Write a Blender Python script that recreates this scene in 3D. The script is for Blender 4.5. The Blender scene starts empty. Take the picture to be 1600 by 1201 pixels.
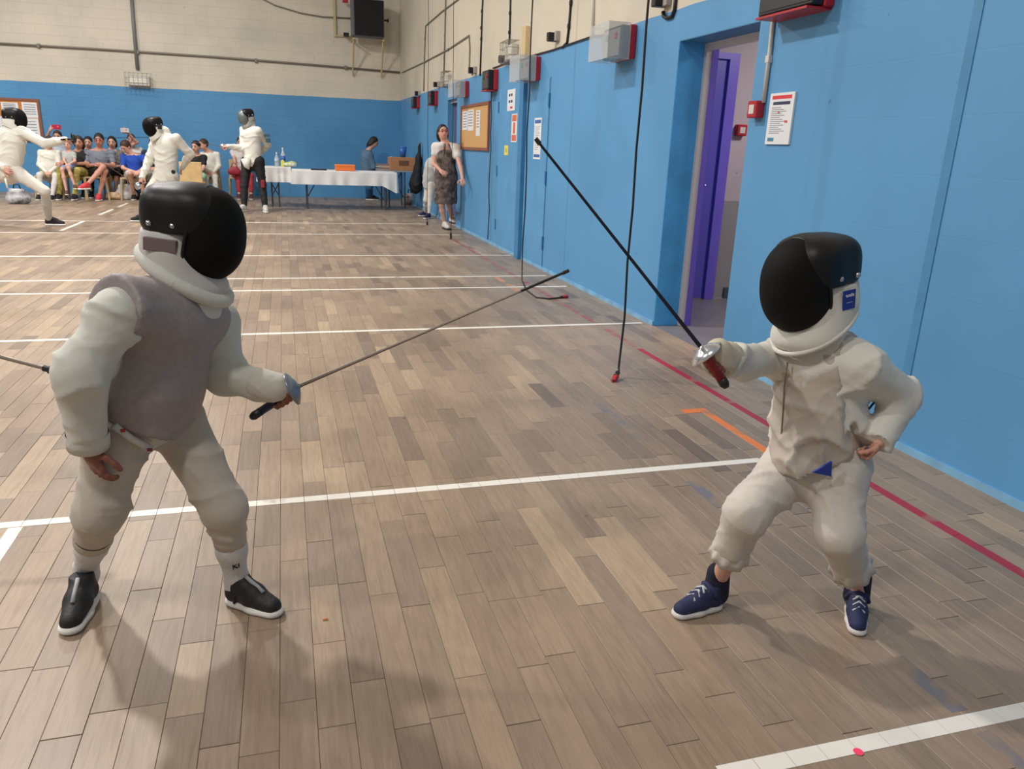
import bpy, math, random
import numpy as np
from mathutils import Vector, Matrix

# ------------------------------------------------------------------ camera
F_PX, W_PX, H_PX = 1195.0, 1600, 1201
YAW, PITCH, ROLL, CAM_H = 0.28996, 0.29952, -0.0376, 1.30
def cam_axes():
    f = np.array([math.sin(YAW)*math.cos(PITCH), math.cos(YAW)*math.cos(PITCH), -math.sin(PITCH)])
    r = np.array([math.cos(YAW), -math.sin(YAW), 0.0]); d = np.cross(f, r)
    return np.array([r*math.cos(ROLL)+d*math.sin(ROLL), -r*math.sin(ROLL)+d*math.cos(ROLL), f])
AX = cam_axes()
scene = bpy.context.scene
col = scene.collection
cam = bpy.data.cameras.new('camera'); cam_o = bpy.data.objects.new('camera', cam); col.objects.link(cam_o)
cam.sensor_width = 36; cam.lens = F_PX/W_PX*36; cam.clip_start = .05; cam.clip_end = 200
mw = Matrix.Identity(4)
for i in range(3):
    mw[i][0] = AX[0][i]; mw[i][1] = -AX[1][i]; mw[i][2] = -AX[2][i]
mw[2][3] = CAM_H
cam_o.matrix_world = mw
scene.camera = cam_o

# ------------------------------------------------------------------ light
world = bpy.data.worlds.new('world'); scene.world = world; world.use_nodes = True
bg = world.node_tree.nodes['Background']; bg.inputs[0].default_value = (1.0, .97, .93, 1); bg.inputs[1].default_value = .31
def area(loc, size, power, color=(1, .96, .91), target=None):
    l = bpy.data.lights.new('hall_lamp', 'AREA'); l.shape = 'DISK'; l.size = size; l.energy = power; l.color = color
    o = bpy.data.objects.new('hall_lamp', l); o.location = loc; col.objects.link(o)
    if target is not None:
        o.rotation_euler = (Vector(target)-Vector(loc)).to_track_quat('-Z', 'Y').to_euler()
    return o
LP = 420
area((-2.6, 6.6, 6.2), .45, LP*1.35)
area((-6.5, 1.0, 6.2), .45, LP*.95)
area((-7.5, 8.0, 6.2), .45, LP*.9)
area((-2.6, 13.5, 6.2), .7, LP*1.0)
area((-7.5, 14.5, 6.2), .7, LP)
area((-1.6, -.8, 6.2), .7, LP*.38)
vs = scene.view_settings
vs.view_transform = 'Standard'; vs.look = 'None'; vs.gamma = 1; vs.use_curve_mapping = False; vs.exposure = -0.35

# ------------------------------------------------------------------ helpers
rng = random.Random(7)
def V(*a): return np.array(a, dtype=float)
def ray(px, py): return AX.T @ np.array([(px-800)/F_PX, (py-600)/F_PX, 1.0])
def at(px, py, Y):
    d = ray(px, py); t = Y/d[1]; return np.array([t*d[0], Y, CAM_H+t*d[2]])
def fl(px, py, z=0.0):
    d = ray(px, py); t = (z-CAM_H)/d[2]; return np.array([t*d[0], t*d[1], z])
def onx(px, py, X=2.75):
    d = ray(px, py); t = X/d[0]; return np.array([X, t*d[1], CAM_H+t*d[2]])
def unit(v): v = np.asarray(v, float); return v/np.linalg.norm(v)
def lin(c):
    return tuple((x/12.92 if x <= .04045 else ((x+.055)/1.055)**2.4) for x in [v/255 for v in c])
MATS = {}
def mat(name, rgb, rough=.7, metal=0, var=0.0, vscale=8, bump=0.0, bscale=30, alpha=1, coat=0, rgb2=None, spec=.5, sheen=0, stretch=None):
    if name in MATS: return MATS[name]
    m = bpy.data.materials.new(name); m.use_nodes = True; nt = m.node_tree; n = nt.nodes; L = nt.links
    b = n['Principled BSDF']; c = lin(rgb)
    b.inputs['Base Color'].default_value = (*c, 1); b.inputs['Roughness'].default_value = rough
    b.inputs['Metallic'].default_value = metal; b.inputs['Specular IOR Level'].default_value = spec
    if coat: b.inputs['Coat Weight'].default_value = coat
    if sheen: b.inputs['Sheen Weight'].default_value = sheen
    if alpha < 1: b.inputs['Alpha'].default_value = alpha
    if var or bump or rgb2:
        tc = n.new('ShaderNodeTexCoord'); mp = n.new('ShaderNodeMapping'); L.new(tc.outputs['Object'], mp.inputs[0])
        if stretch: mp.inputs['Scale'].default_value = stretch
        if var or rgb2:
            nz = n.new('ShaderNodeTexNoise'); nz.inputs['Scale'].default_value = vscale; nz.inputs['Detail'].default_value = 4
            L.new(mp.outputs[0], nz.inputs['Vector'])
            mx = n.new('ShaderNodeMix'); mx.data_type = 'RGBA'
            c2 = lin(rgb2) if rgb2 else tuple(x*(1-var) for x in c)
            c1 = c if rgb2 else tuple(min(1, x*(1+var*.6)) for x in c)
            mx.inputs[6].default_value = (*c1, 1); mx.inputs[7].default_value = (*c2, 1)
            rp = n.new('ShaderNodeValToRGB'); rp.color_ramp.elements[0].position = .38; rp.color_ramp.elements[1].position = .62
            L.new(nz.outputs[0], rp.inputs[0]); L.new(rp.outputs[0], mx.inputs[0]); L.new(mx.outputs[2], b.inputs['Base Color'])
        if bump:
            nz2 = n.new('ShaderNodeTexNoise'); nz2.inputs['Scale'].default_value = bscale; nz2.inputs['Detail'].default_value = 3
            L.new(mp.outputs[0], nz2.inputs['Vector'])
            bp = n.new('ShaderNodeBump'); bp.inputs['Strength'].default_value = bump; bp.inputs['Distance'].default_value = .02
            L.new(nz2.outputs[0], bp.inputs['Height']); L.new(bp.outputs[0], b.inputs['Normal'])
    MATS[name] = m; return m

def tag(o, label=None, cat=None, group=None, kind=None):
    if label: o['label'] = label
    if cat: o['category'] = cat
    if group: o['group'] = group
    if kind: o['kind'] = kind
    return o
def empty(name, loc, label=None, cat=None, group=None):
    o = bpy.data.objects.new(name, None); col.objects.link(o); o.location = Vector(loc); o.empty_display_size = .1
    return tag(o, label, cat, group)
def mesh_obj(name, verts, faces, m, parent=None, smooth=False, label=None):
    """verts in world space; stored relative to the parent's location so the origin stays with the thing"""
    me = bpy.data.meshes.new(name)
    v = np.asarray(verts, float)
    base = np.zeros(3)
    if parent is not None:
        p = parent
        while p is not None:
            base = base + np.array(p.location); p = p.parent
        org = base
    else:
        org = np.array([v[:, 0].mean(), v[:, 1].mean(), v[:, 2].min()])
    me.from_pydata((v-org).tolist(), [], [tuple(int(i) for i in f) for f in faces])
    if smooth: me.polygons.foreach_set('use_smooth', [True]*len(me.polygons))
    me.materials.append(m); me.update()
    o = bpy.data.objects.new(name, me); col.objects.link(o)
    if parent is not None: o.parent = parent
    else: o.location = Vector(org)
    if label: o['label'] = label
    return o

class MB:
    """collects simple shapes for ONE mesh"""
    def __init__(s): s.v = []; s.f = []
    def add(s, v, f):
        n = len(s.v); s.v += [tuple(map(float, p)) for p in v]; s.f += [tuple(i+n for i in q) for q in f]; return s
    def box(s, lo, hi):
        x0, y0, z0 = lo; x1, y1, z1 = hi
        if x0 > x1: x0, x1 = x1, x0
        if y0 > y1: y0, y1 = y1, y0
        if z0 > z1: z0, z1 = z1, z0
        return s.add([(x0,y0,z0),(x1,y0,z0),(x1,y1,z0),(x0,y1,z0),(x0,y0,z1),(x1,y0,z1),(x1,y1,z1),(x0,y1,z1)],
                     [(0,3,2,1),(4,5,6,7),(0,1,5,4),(1,2,6,5),(2,3,7,6),(3,0,4,7)])
    def bbox(s, c, half, R=None, bev=.15):
        """chamfered box, R = 3x3 with columns as axes"""
        h = np.asarray(half, float); b = min(h)*bev; R = np.eye(3) if R is None else np.asarray(R)
        pts = []; idx = {}
        for ax in range(3):
            for sx in (-1, 1):
                for sy in (-1, 1):
                    for sz in (-1, 1):
                        p = np.array([sx, sy, sz])*(h-b); p[ax] = [sx, sy, sz][ax]*h[ax]
                        idx[(ax, sx, sy, sz)] = len(pts); pts.append(R@p+np.asarray(c))
        f = []
        S = (-1, 1)
        for ax in range(3):
            o = [a for a in range(3) if a != ax]
            for sg in S:
                q = []
                for u, w in ((-1,-1),(1,-1),(1,1),(-1,1)):
                    t = [0,0,0]; t[ax] = sg; t[o[0]] = u; t[o[1]] = w; q.append(idx[(ax, *t)])
                f.append(tuple(q))
        for ax in range(3):            # edges parallel to ax
            o = [a for a in range(3) if a != ax]
            for u in S:
                for w in S:
                    def k(a, sg):
                        t = [0,0,0]; t[ax] = sg; t[o[0]] = u; t[o[1]] = w; return idx[(a, *t)]
                    f.append((k(o[0],-1), k(o[0],1), k(o[1],1), k(o[1],-1)))
        for sx in S:
            for sy in S:
                for sz in S: f.append((idx[(0,sx,sy,sz)], idx[(1,sx,sy,sz)], idx[(2,sx,sy,sz)]))
        return s.add(pts, f)
    def tube(s, pts, r, n=10, cap=True):
        pts = [np.asarray(p, float) for p in pts]; rs = r if hasattr(r, '__len__') else [r]*len(pts)
        rings = []; prev = None
        for i, p in enumerate(pts):
            t = unit(pts[min(i+1, len(pts)-1)]-pts[max(i-1, 0)])
            if prev is None:
                u = np.cross(t, [0, 0, 1] if abs(t[2]) < .9 else [1, 0, 0])
            else: u = prev-t*np.dot(prev, t)
            u = unit(u); prev = u; w = np.cross(t, u)
            rings.append([p+rs[i]*(u*math.cos(a)+w*math.sin(a)) for a in [2*math.pi*k/n for k in range(n)]])
        v = [q for rg in rings for q in rg]; f = []
        for i in range(len(pts)-1):
            for k in range(n): f.append((i*n+k, i*n+(k+1) % n, (i+1)*n+(k+1) % n, (i+1)*n+k))
        if cap: f.append(tuple(range(n-1, -1, -1))); f.append(tuple((len(pts)-1)*n+k for k in range(n)))
        return s.add(v, f)
    def lathe(s, c, axis, prof, n=24, squash=None):
        """prof: list of (along, radius)"""
        a = unit(axis); u = unit(np.cross(a, [0, 0, 1] if abs(a[2]) < .9 else [1, 0, 0])); w = np.cross(a, u)
        v = []; f = []
        for (h, r) in prof:
            for k in range(n):
                th = 2*math.pi*k/n; v.append(np.asarray(c)+a*h+r*(u*math.cos(th)+w*math.sin(th)))
        for i in range(len(prof)-1):
            for k in range(n): f.append((i*n+k, i*n+(k+1) % n, (i+1)*n+(k+1) % n, (i+1)*n+k))
        return s.add(v, f)
    def quad(s, a, b, c, d): return s.add([a, b, c, d], [(0, 1, 2, 3)])
    def build(s, name, m, parent=None, smooth=False, label=None):
        return mesh_obj(name, np.array(s.v), s.f, m, parent, smooth, label)

def text_mesh(s, size, origin, right, up, m, name, parent, depth=.0006):
    cu = bpy.data.curves.new('t', 'FONT'); cu.body = s; cu.size = size; cu.align_x = 'CENTER'; cu.align_y = 'CENTER'; cu.resolution_u = 2; cu.extrude = depth
    o = bpy.data.objects.new('t', cu); col.objects.link(o)
    dg = bpy.context.evaluated_depsgraph_get(); me = o.evaluated_get(dg).to_mesh()
    r = unit(right); u = unit(up); n = np.cross(r, u)
    vs_ = [np.asarray(origin)+r*v.co.x+u*v.co.y+n*v.co.z for v in me.vertices]; fs = [tuple(p.vertices) for p in me.polygons]
    o.evaluated_get(dg).to_mesh_clear(); bpy.data.objects.remove(o); bpy.data.curves.remove(cu)
    return mesh_obj(name, vs_, fs, m, parent)

# ---- implicit surfaces: union of tapered limbs, meshed by surface nets
def rc(a, b, ra, rb, k=.03, flat=None):
    """tapered capsule; flat=(direction, factor) squeezes it along direction"""
    a = np.asarray(a, float); b = np.asarray(b, float); R = max(ra, rb)*(1.0 if flat is None else max(1, flat[1]))
    def fn(p):
        q = p-a; ab = b-a
        if flat is not None:
            d = unit(flat[0]); sc = 1/flat[1]-1
            q = q+(q@d)[..., None]*d*sc; ab = ab+d*(ab@d)*sc
        t = np.clip((q@ab)/max(ab@ab, 1e-9), 0, 1)
        e = q-t[..., None]*ab
        dd = np.sqrt((e*e).sum(-1))-(ra+(rb-ra)*t)
        return dd*(min(1, flat[1])**.5 if flat is not None else 1)
    return fn, np.minimum(a, b)-R, np.maximum(a, b)+R, k
def el(c, r, R=None, k=.03, pw=2):
    c = np.asarray(c, float); r = np.asarray(r, float); R = np.eye(3) if R is None else np.asarray(R)
    def fn(p):
        q = (p-c)@R/r
        l = (np.abs(q)**pw).sum(-1)**(1/pw)
        return (l-1)*r.min()*.9
    m = max(r)*1.3
    return fn, c-m, c+m, k
def plane(p, n):
    p = np.asarray(p, float); n = unit(n)
    return lambda q: (q-p)@n
def lcut(p, n, rad):
    """plane cut that only acts within rad of p"""
    p = np.asarray(p, float); n = unit(n)
    return lambda q: np.where(((q-p)**2).sum(-1) < rad*rad, (q-p)@n, -1.0)
def carve(prim):
    return lambda q: -prim[0](q)
def sdf(prims, res, cuts=()):
    lo = np.min([p[1] for p in prims], 0)-3*res; hi = np.max([p[2] for p in prims], 0)+3*res
    n = np.ceil((hi-lo)/res).astype(int)+1
    ax = [lo[i]+res*np.arange(n[i]) for i in range(3)]
    Fd = np.full(n, 1e3, dtype=np.float64)
    for fn, l, h, k in prims:
        mg = k+3*res
        i0 = np.maximum(((l-mg-lo)/res).astype(int), 0); i1 = np.minimum(((h+mg-lo)/res).astype(int)+2, n)
        sl = tuple(slice(i0[i], i1[i]) for i in range(3))
        P = np.stack(np.meshgrid(*[ax[i][sl[i]] for i in range(3)], indexing='ij'), -1)
        d = fn(P); o = Fd[sl]
        hh = np.maximum(k-np.abs(o-d), 0)/max(k, 1e-6)
        Fd[sl] = np.minimum(o, d)-hh*hh*k*.25
    if len(cuts):
        P = np.stack(np.meshgrid(*ax, indexing='ij'), -1)
        msk = Fd < 6*res
        for c in cuts:
            v = c(P[msk]); Fd[msk] = np.maximum(Fd[msk], v)
    return nets(Fd, lo, res)
def nets(Fd, lo, res):
    s = Fd < 0
    c = [s[i:s.shape[0]-1+i, j:s.shape[1]-1+j, k:s.shape[2]-1+k] for i in (0,1) for j in (0,1) for k in (0,1)]
    cnt = sum(x.astype(np.int8) for x in c)
    act = np.argwhere((cnt > 0) & (cnt < 8))
    if len(act) == 0: return np.zeros((0, 3)), []
    idx = -np.ones(cnt.shape, dtype=np.int64); idx[tuple(act.T)] = np.arange(len(act))
    corner = np.array([(i,j,k) for i in (0,1) for j in (0,1) for k in (0,1)])
    val = np.stack([Fd[tuple((act+o).T)] for o in corner], 1)
    acc = np.zeros((len(act), 3)); num = np.zeros(len(act))
    for a in range(8):
        for b in range(a+1, 8):
            if np.abs(corner[a]-corner[b]).sum() != 1: continue
            x = (val[:, a] < 0) != (val[:, b] < 0)
            t = np.where(x, val[:, a]/np.where(x, val[:, a]-val[:, b], 1), 0)
            acc += np.where(x[:, None], corner[a]+t[:, None]*(corner[b]-corner[a]), 0); num += x
    vs_ = lo+res*(act+acc/num[:, None])
    fs = []
    for d in range(3):
        o1, o2 = (d+1) % 3, (d+2) % 3
        sh = list(s.shape); sa = [slice(None)]*3; sb = [slice(None)]*3
        sa[d] = slice(0, sh[d]-1); sb[d] = slice(1, sh[d])
        A = s[tuple(sa)]; B = s[tuple(sb)]
        e = np.argwhere(A != B)
        e = e[(e[:, o1] > 0) & (e[:, o2] > 0) & (e[:, o1] < sh[o1]-1) & (e[:, o2] < sh[o2]-1)]
        def g(a, b):
            q = e.copy(); q[:, o1] -= a; q[:, o2] -= b; return idx[tuple(q.T)]
        q = np.stack([g(1,1), g(0,1), g(0,0), g(1,0)], 1)
        inside = A[tuple(e.T)]
        q[~inside] = q[~inside][:, ::-1]
        fs.append(q)
    return vs_, np.concatenate(fs)
def vnormals(v, f):
    f = np.asarray(f); n = np.cross(v[f[:, 2]]-v[f[:, 0]], v[f[:, 3]]-v[f[:, 1]])
    vn = np.zeros_like(v)
    for i in range(4): np.add.at(vn, f[:, i], n)
    return vn/np.maximum(np.linalg.norm(vn, axis=1, keepdims=True), 1e-12)
def fold(v, f, amp, wl, axis=(0, 0, 1), seed=0):
    """cloth folds: a few narrow warped ridges in patches, roughly across 'axis'"""
    r = np.random.RandomState(seed); a = unit(axis); out = np.zeros(len(v))
    def noise(sc, n=4):
        q = np.zeros(len(v))
        for i in range(n):
            d = r.normal(size=3); d = d/np.linalg.norm(d); q += np.sin(v@d*2*math.pi/(sc*(.7+.8*r.rand()))+r.rand()*6.28)
        return q/n**.5
    for k in range(3):
        ax = unit(a+r.normal(size=3)*.45)
        ph = (v@ax)*2*math.pi/wl+noise(wl*2.6)*2.2+r.rand()*6
        rid = (1-np.abs(np.sin(ph*.5)))**2.2
        out += rid*np.clip(noise(wl*2.8)*1.1+.1, 0, 1.3)
    return v+vnormals(v, f)*(amp*(out-.25))[:, None]
def smooth_obj(name, prims, res, m, parent, cuts=(), folds=(), extra=None, label=None):
    v, f = sdf(prims, res, cuts)
    for fo in folds: v = fold(v, f, *fo)
    f = [tuple(q) for q in f]; v = np.asarray(v)
    if extra is not None:
        for ev, ef in extra:
            n = len(v); v = np.concatenate([v, ev]); f += [tuple(np.asarray(q)+n) for q in ef]
    return mesh_obj(name, v, f, m, parent, True, label)
def frame(fwd, up=(0, 0, 1)):
    f = unit(fwd); r = unit(np.cross(f, up)); u = np.cross(r, f)
    return np.stack([r, f, u], 1)          # columns: right, forward, up

# ---- hands (canonical, fingers along +x, thumb side +y, back of hand +z)
def hand_proto(curl, thumb):
    pr = [rc((0,0,0), (.03,0,0), .026, .034, .02, ((0,0,1), .62)), rc((.03,.018,0), (.082,.026,-.002), .026, .021, .02, ((0,0,1), .6)),
          rc((.03,-.016,0), (.078,-.026,-.004), .026, .019, .02, ((0,0,1), .6))]
    for i, (y, L_, r) in enumerate([(.031, .068, .0098), (.011, .076, .0102), (-.010, .070, .0098), (-.030, .055, .0088)]):
        p = np.array([.085-.004*abs(i-1), y, -.002]); ang = 0
        for j, fr in enumerate((.46, .31, .23)):
            ang += math.radians(curl[j]); d = np.array([math.cos(ang), .05*(1.5-i)*(1 if curl[0] < 40 else 0), -math.sin(ang)])
            q = p+d*L_*fr; pr.append(rc(p, q, r*(1-.08*j), r*(1-.08*(j+1)), .004)); p = q
    p = np.array([.022, .030, -.006])
    for d, L_ in zip(thumb, (.042, .032, .026)):
        q = p+unit(d)*L_; pr.append(rc(p, q, .0125, .0105, .008)); p = q
    return sdf(pr, .0052)
H_RELAX = hand_proto((18, 32, 24), ((.55, .75, -.25), (.8, .45, -.35), (.9, .1, -.4)))
H_GRIP = hand_proto((62, 78, 62), ((.6, .55, -.6), (.75, -.2, -.65), (.5, -.8, -.3)))
def place_hand(proto, wrist, xdir, zdir, s, left):
    """left: mirror the thumb side"""
    x = unit(xdir); z = np.asarray(zdir, float); z = unit(z-x*(z@x)); y = np.cross(z, x)
    v, f = proto; v = v*s
    if left: v = v*[1, -1, 1]; f = np.asarray(f)[:, ::-1]
    return np.asarray(wrist)+v[:, :1]*x+v[:, 1:2]*y+v[:, 2:]*z, f

# ------------------------------------------------------------------ structure materials
def wall_mat(name, split, lowc, highc, brick=(.44, .2), bump=.25, rough=.55, bc=.03):
    m = bpy.data.materials.new(name); m.use_nodes = True; nt = m.node_tree; n = nt.nodes; L = nt.links; b = n['Principled BSDF']
    g = n.new('ShaderNodeNewGeometry'); sp = n.new('ShaderNodeSeparateXYZ'); L.new(g.outputs['Position'], sp.inputs[0])
    # horizontal run = x+y so both wall directions work
    ad = n.new('ShaderNodeMath'); ad.operation = 'ADD'; L.new(sp.outputs[0], ad.inputs[0]); L.new(sp.outputs[1], ad.inputs[1])
    cb = n.new('ShaderNodeCombineXYZ'); L.new(ad.outputs[0], cb.inputs[0]); L.new(sp.outputs[2], cb.inputs[1])
    bt = n.new('ShaderNodeTexBrick'); L.new(cb.outputs[0], bt.inputs['Vector']); bt.inputs['Scale'].default_value = 1
    bt.inputs['Brick Width'].default_value = brick[0]; bt.inputs['Row Height'].default_value = brick[1]
    bt.inputs['Mortar Size'].default_value = .006; bt.inputs['Mortar Smooth'].default_value = .6
    bt.inputs['Color1'].default_value = (1, 1, 1, 1); bt.inputs['Color2'].default_value = (.9, .9, .9, 1); bt.inputs['Mortar'].default_value = (.45, .45, .45, 1)
    nz = n.new('ShaderNodeTexNoise'); nz.inputs['Scale'].default_value = 22; nz.inputs['Detail'].default_value = 6; L.new(g.outputs['Position'], nz.inputs['Vector'])
    nb = n.new('ShaderNodeTexNoise'); nb.inputs['Scale'].default_value = .8; nb.inputs['Detail'].default_value = 4; L.new(g.outputs['Position'], nb.inputs['Vector'])
    # edge of the paint, slightly wavy
    wv = n.new('ShaderNodeTexNoise'); wv.inputs['Scale'].default_value = 3; L.new(g.outputs['Position'], wv.inputs['Vector'])
    ma = n.new('ShaderNodeMath'); ma.operation = 'MULTIPLY_ADD'; L.new(wv.outputs[0], ma.inputs[0]); ma.inputs[1].default_value = .02; L.new(sp.outputs[2], ma.inputs[2])
    gt = n.new('ShaderNodeMath'); gt.operation = 'GREATER_THAN'; L.new(ma.outputs[0], gt.inputs[0]); gt.inputs[1].default_value = split+.01
    mx = n.new('ShaderNodeMix'); mx.data_type = 'RGBA'; L.new(gt.outputs[0], mx.inputs[0])
    mx.inputs[6].default_value = (*lin(lowc), 1); mx.inputs[7].default_value = (*lin(highc), 1)
    # large stains and small scuffs
    m2 = n.new('ShaderNodeMix'); m2.data_type = 'RGBA'; m2.blend_type = 'MULTIPLY'
    rp = n.new('ShaderNodeValToRGB'); rp.color_ramp.elements[0].position = .3; rp.color_ramp.elements[0].color = (.80, .82, .84, 1); rp.color_ramp.elements[1].position = .6; rp.color_ramp.elements[1].color = (1, 1, 1, 1)
    L.new(nb.outputs[0], rp.inputs[0]); m2.inputs[0].default_value = 1; L.new(mx.outputs[2], m2.inputs[6]); L.new(rp.outputs[0], m2.inputs[7])
    sc = n.new('ShaderNodeTexNoise'); sc.inputs['Scale'].default_value = 6.5; sc.inputs['Detail'].default_value = 7; sc.inputs['Roughness'].default_value = .7; L.new(g.outputs['Position'], sc.inputs['Vector'])
    rs = n.new('ShaderNodeValToRGB'); rs.color_ramp.elements[0].position = .30; rs.color_ramp.elements[0].color = (.45, .5, .55, 1); rs.color_ramp.elements[1].position = .325; rs.color_ramp.elements[1].color = (1, 1, 1, 1)
    L.new(sc.outputs[0], rs.inputs[0])
    m3 = n.new('ShaderNodeMix'); m3.data_type = 'RGBA'; m3.blend_type = 'MULTIPLY'; m3.inputs[0].default_value = .8; L.new(m2.outputs[2], m3.inputs[6]); L.new(rs.outputs[0], m3.inputs[7])
    m4 = n.new('ShaderNodeMix'); m4.data_type = 'RGBA'; m4.blend_type = 'MULTIPLY'; m4.inputs[0].default_value = bc; L.new(m3.outputs[2], m4.inputs[6]); L.new(bt.outputs['Color'], m4.inputs[7])
    L.new(m4.outputs[2], b.inputs['Base Color'])
    hs = n.new('ShaderNodeMath'); hs.operation = 'MULTIPLY_ADD'; L.new(nz.outputs[0], hs.inputs[0]); hs.inputs[1].default_value = .55
    bw = n.new('ShaderNodeRGBToBW'); L.new(bt.outputs['Color'], bw.inputs[0]); L.new(bw.outputs[0], hs.inputs[2])
    bp = n.new('ShaderNodeBump'); bp.inputs['Strength'].default_value = bump; bp.inputs['Distance'].default_value = .012; L.new(hs.outputs[0], bp.inputs['Height']); L.new(bp.outputs[0], b.inputs['Normal'])
    b.inputs['Roughness'].default_value = rough
    MATS[name] = m; return m
BLUE = (90, 154, 202); CREAM = (212, 202, 182)
M_wall_r = wall_mat('painted_wall_right', 2.285, BLUE, CREAM, (.5, .25), .07, .55, .015)
M_wall_b = wall_mat('painted_wall_back', 2.275, (80, 146, 196), (216, 207, 190), (.45, .2), .4, .55, .12)
M_blue = mat('blue_paint', BLUE, .55, var=.08, vscale=3, bump=.1)
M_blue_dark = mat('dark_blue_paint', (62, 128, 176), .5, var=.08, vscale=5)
M_reveal_lit = mat('reveal_blue_lit', (78, 172, 240), .5, var=.1, vscale=4, bump=.2)  # blue lightened so the shaded far reveal looks lit
M_grout = mat('floor_base', (84, 68, 54), .9)

def wood_mat():
    m = bpy.data.materials.new('parquet'); m.use_nodes = True; nt = m.node_tree; n = nt.nodes; L = nt.links; b = n['Principled BSDF']
    at_ = n.new('ShaderNodeAttribute'); at_.attribute_name = 'tone'
    g = n.new('ShaderNodeNewGeometry')
    of = n.new('ShaderNodeVectorMath'); of.operation = 'SCALE'; of.inputs[0].default_value = (37, 91, 53); L.new(at_.outputs['Fac'], of.inputs['Scale'])
    ad = n.new('ShaderNodeVectorMath'); L.new(g.outputs['Position'], ad.inputs[0]); L.new(of.outputs[0], ad.inputs[1])
    mp = n.new('ShaderNodeMapping'); mp.inputs['Scale'].default_value = (22, 1.6, 1); L.new(ad.outputs[0], mp.inputs[0])
    gr = n.new('ShaderNodeTexNoise'); gr.inputs['Scale'].default_value = 1.6; gr.inputs['Detail'].default_value = 7; gr.inputs['Distortion'].default_value = 1.4; L.new(mp.outputs[0], gr.inputs['Vector'])
    fine = n.new('ShaderNodeTexNoise'); fine.inputs['Scale'].default_value = 9; fine.inputs['Detail'].default_value = 4; L.new(mp.outputs[0], fine.inputs['Vector'])
    base = n.new('ShaderNodeValToRGB'); cr = base.color_ramp; cr.interpolation = 'LINEAR'
    cols = [(0, (128, 111, 97)), (.10, (146, 128, 111)), (.4, (155, 135, 116)), (.7, (159, 139, 119)), (.93, (166, 145, 123)), (1, (180, 158, 132))]
    cr.elements[0].position = 0; cr.elements[0].color = (*lin(cols[0][1]), 1); cr.elements[1].position = 1; cr.elements[1].color = (*lin(cols[-1][1]), 1)
    for p, c in cols[1:-1]: e = cr.elements.new(p); e.color = (*lin(c), 1)
    L.new(at_.outputs['Fac'], base.inputs[0])
    rg = n.new('ShaderNodeValToRGB'); rg.color_ramp.elements[0].position = .33; rg.color_ramp.elements[0].color = (.84, .82, .80, 1); rg.color_ramp.elements[1].position = .56; rg.color_ramp.elements[1].color = (1.04, 1.03, 1.02, 1)
    L.new(gr.outputs[0], rg.inputs[0])
    m1 = n.new('ShaderNodeMix'); m1.data_type = 'RGBA'; m1.blend_type = 'MULTIPLY'; m1.inputs[0].default_value = .75; L.new(base.outputs[0], m1.inputs[6]); L.new(rg.outputs[0], m1.inputs[7])
    rf = n.new('ShaderNodeValToRGB'); rf.color_ramp.elements[0].position = .3; rf.color_ramp.elements[0].color = (.86, .85, .84, 1); rf.color_ramp.elements[1].position = .6; rf.color_ramp.elements[1].color = (1.03, 1.02, 1.02, 1)
    L.new(fine.outputs[0], rf.inputs[0])
    m2 = n.new('ShaderNodeMix'); m2.data_type = 'RGBA'; m2.blend_type = 'MULTIPLY'; m2.inputs[0].default_value = .8; L.new(m1.outputs[2], m2.inputs[6]); L.new(rf.outputs[0], m2.inputs[7])
    # dirt in broad patches and dark knots
    dn = n.new('ShaderNodeTexNoise'); dn.inputs['Scale'].default_value = 1.3; dn.inputs['Detail'].default_value = 6; L.new(g.outputs['Position'], dn.inputs['Vector'])
    rd = n.new('ShaderNodeValToRGB'); rd.color_ramp.elements[0].position = .34; rd.color_ramp.elements[0].color = (.80, .79, .77, 1); rd.color_ramp.elements[1].position = .55; rd.color_ramp.elements[1].color = (1, 1, 1, 1)
    L.new(dn.outputs[0], rd.inputs[0])
    m3 = n.new('ShaderNodeMix'); m3.data_type = 'RGBA'; m3.blend_type = 'MULTIPLY'; m3.inputs[0].default_value = .9; L.new(m2.outputs[2], m3.inputs[6]); L.new(rd.outputs[0], m3.inputs[7])
    kn = n.new('ShaderNodeTexVoronoi'); kn.inputs['Scale'].default_value = 2.6; L.new(g.outputs['Position'], kn.inputs['Vector'])
    rk = n.new('ShaderNodeValToRGB'); rk.color_ramp.elements[0].position = .012; rk.color_ramp.elements[0].color = (.35, .3, .27, 1); rk.color_ramp.elements[1].position = .03; rk.color_ramp.elements[1].color = (1, 1, 1, 1)
    L.new(kn.outputs['Distance'], rk.inputs[0])
    m4 = n.new('ShaderNodeMix'); m4.data_type = 'RGBA'; m4.blend_type = 'MULTIPLY'; m4.inputs[0].default_value = .8; L.new(m3.outputs[2], m4.inputs[6]); L.new(rk.outputs[0], m4.inputs[7])
    L.new(m4.outputs[2], b.inputs['Base Color'])
    rr = n.new('ShaderNodeMapRange'); rr.inputs['To Min'].default_value = .32; rr.inputs['To Max'].default_value = .52; L.new(dn.outputs[0], rr.inputs[0]); L.new(rr.outputs[0], b.inputs['Roughness'])
    bp = n.new('ShaderNodeBump'); bp.inputs['Strength'].default_value = .12; bp.inputs['Distance'].default_value = .004; L.new(gr.outputs[0], bp.inputs['Height']); L.new(bp.outputs[0], b.inputs['Normal'])
    MATS['parquet'] = m; return m
M_wood = wood_mat()
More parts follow.
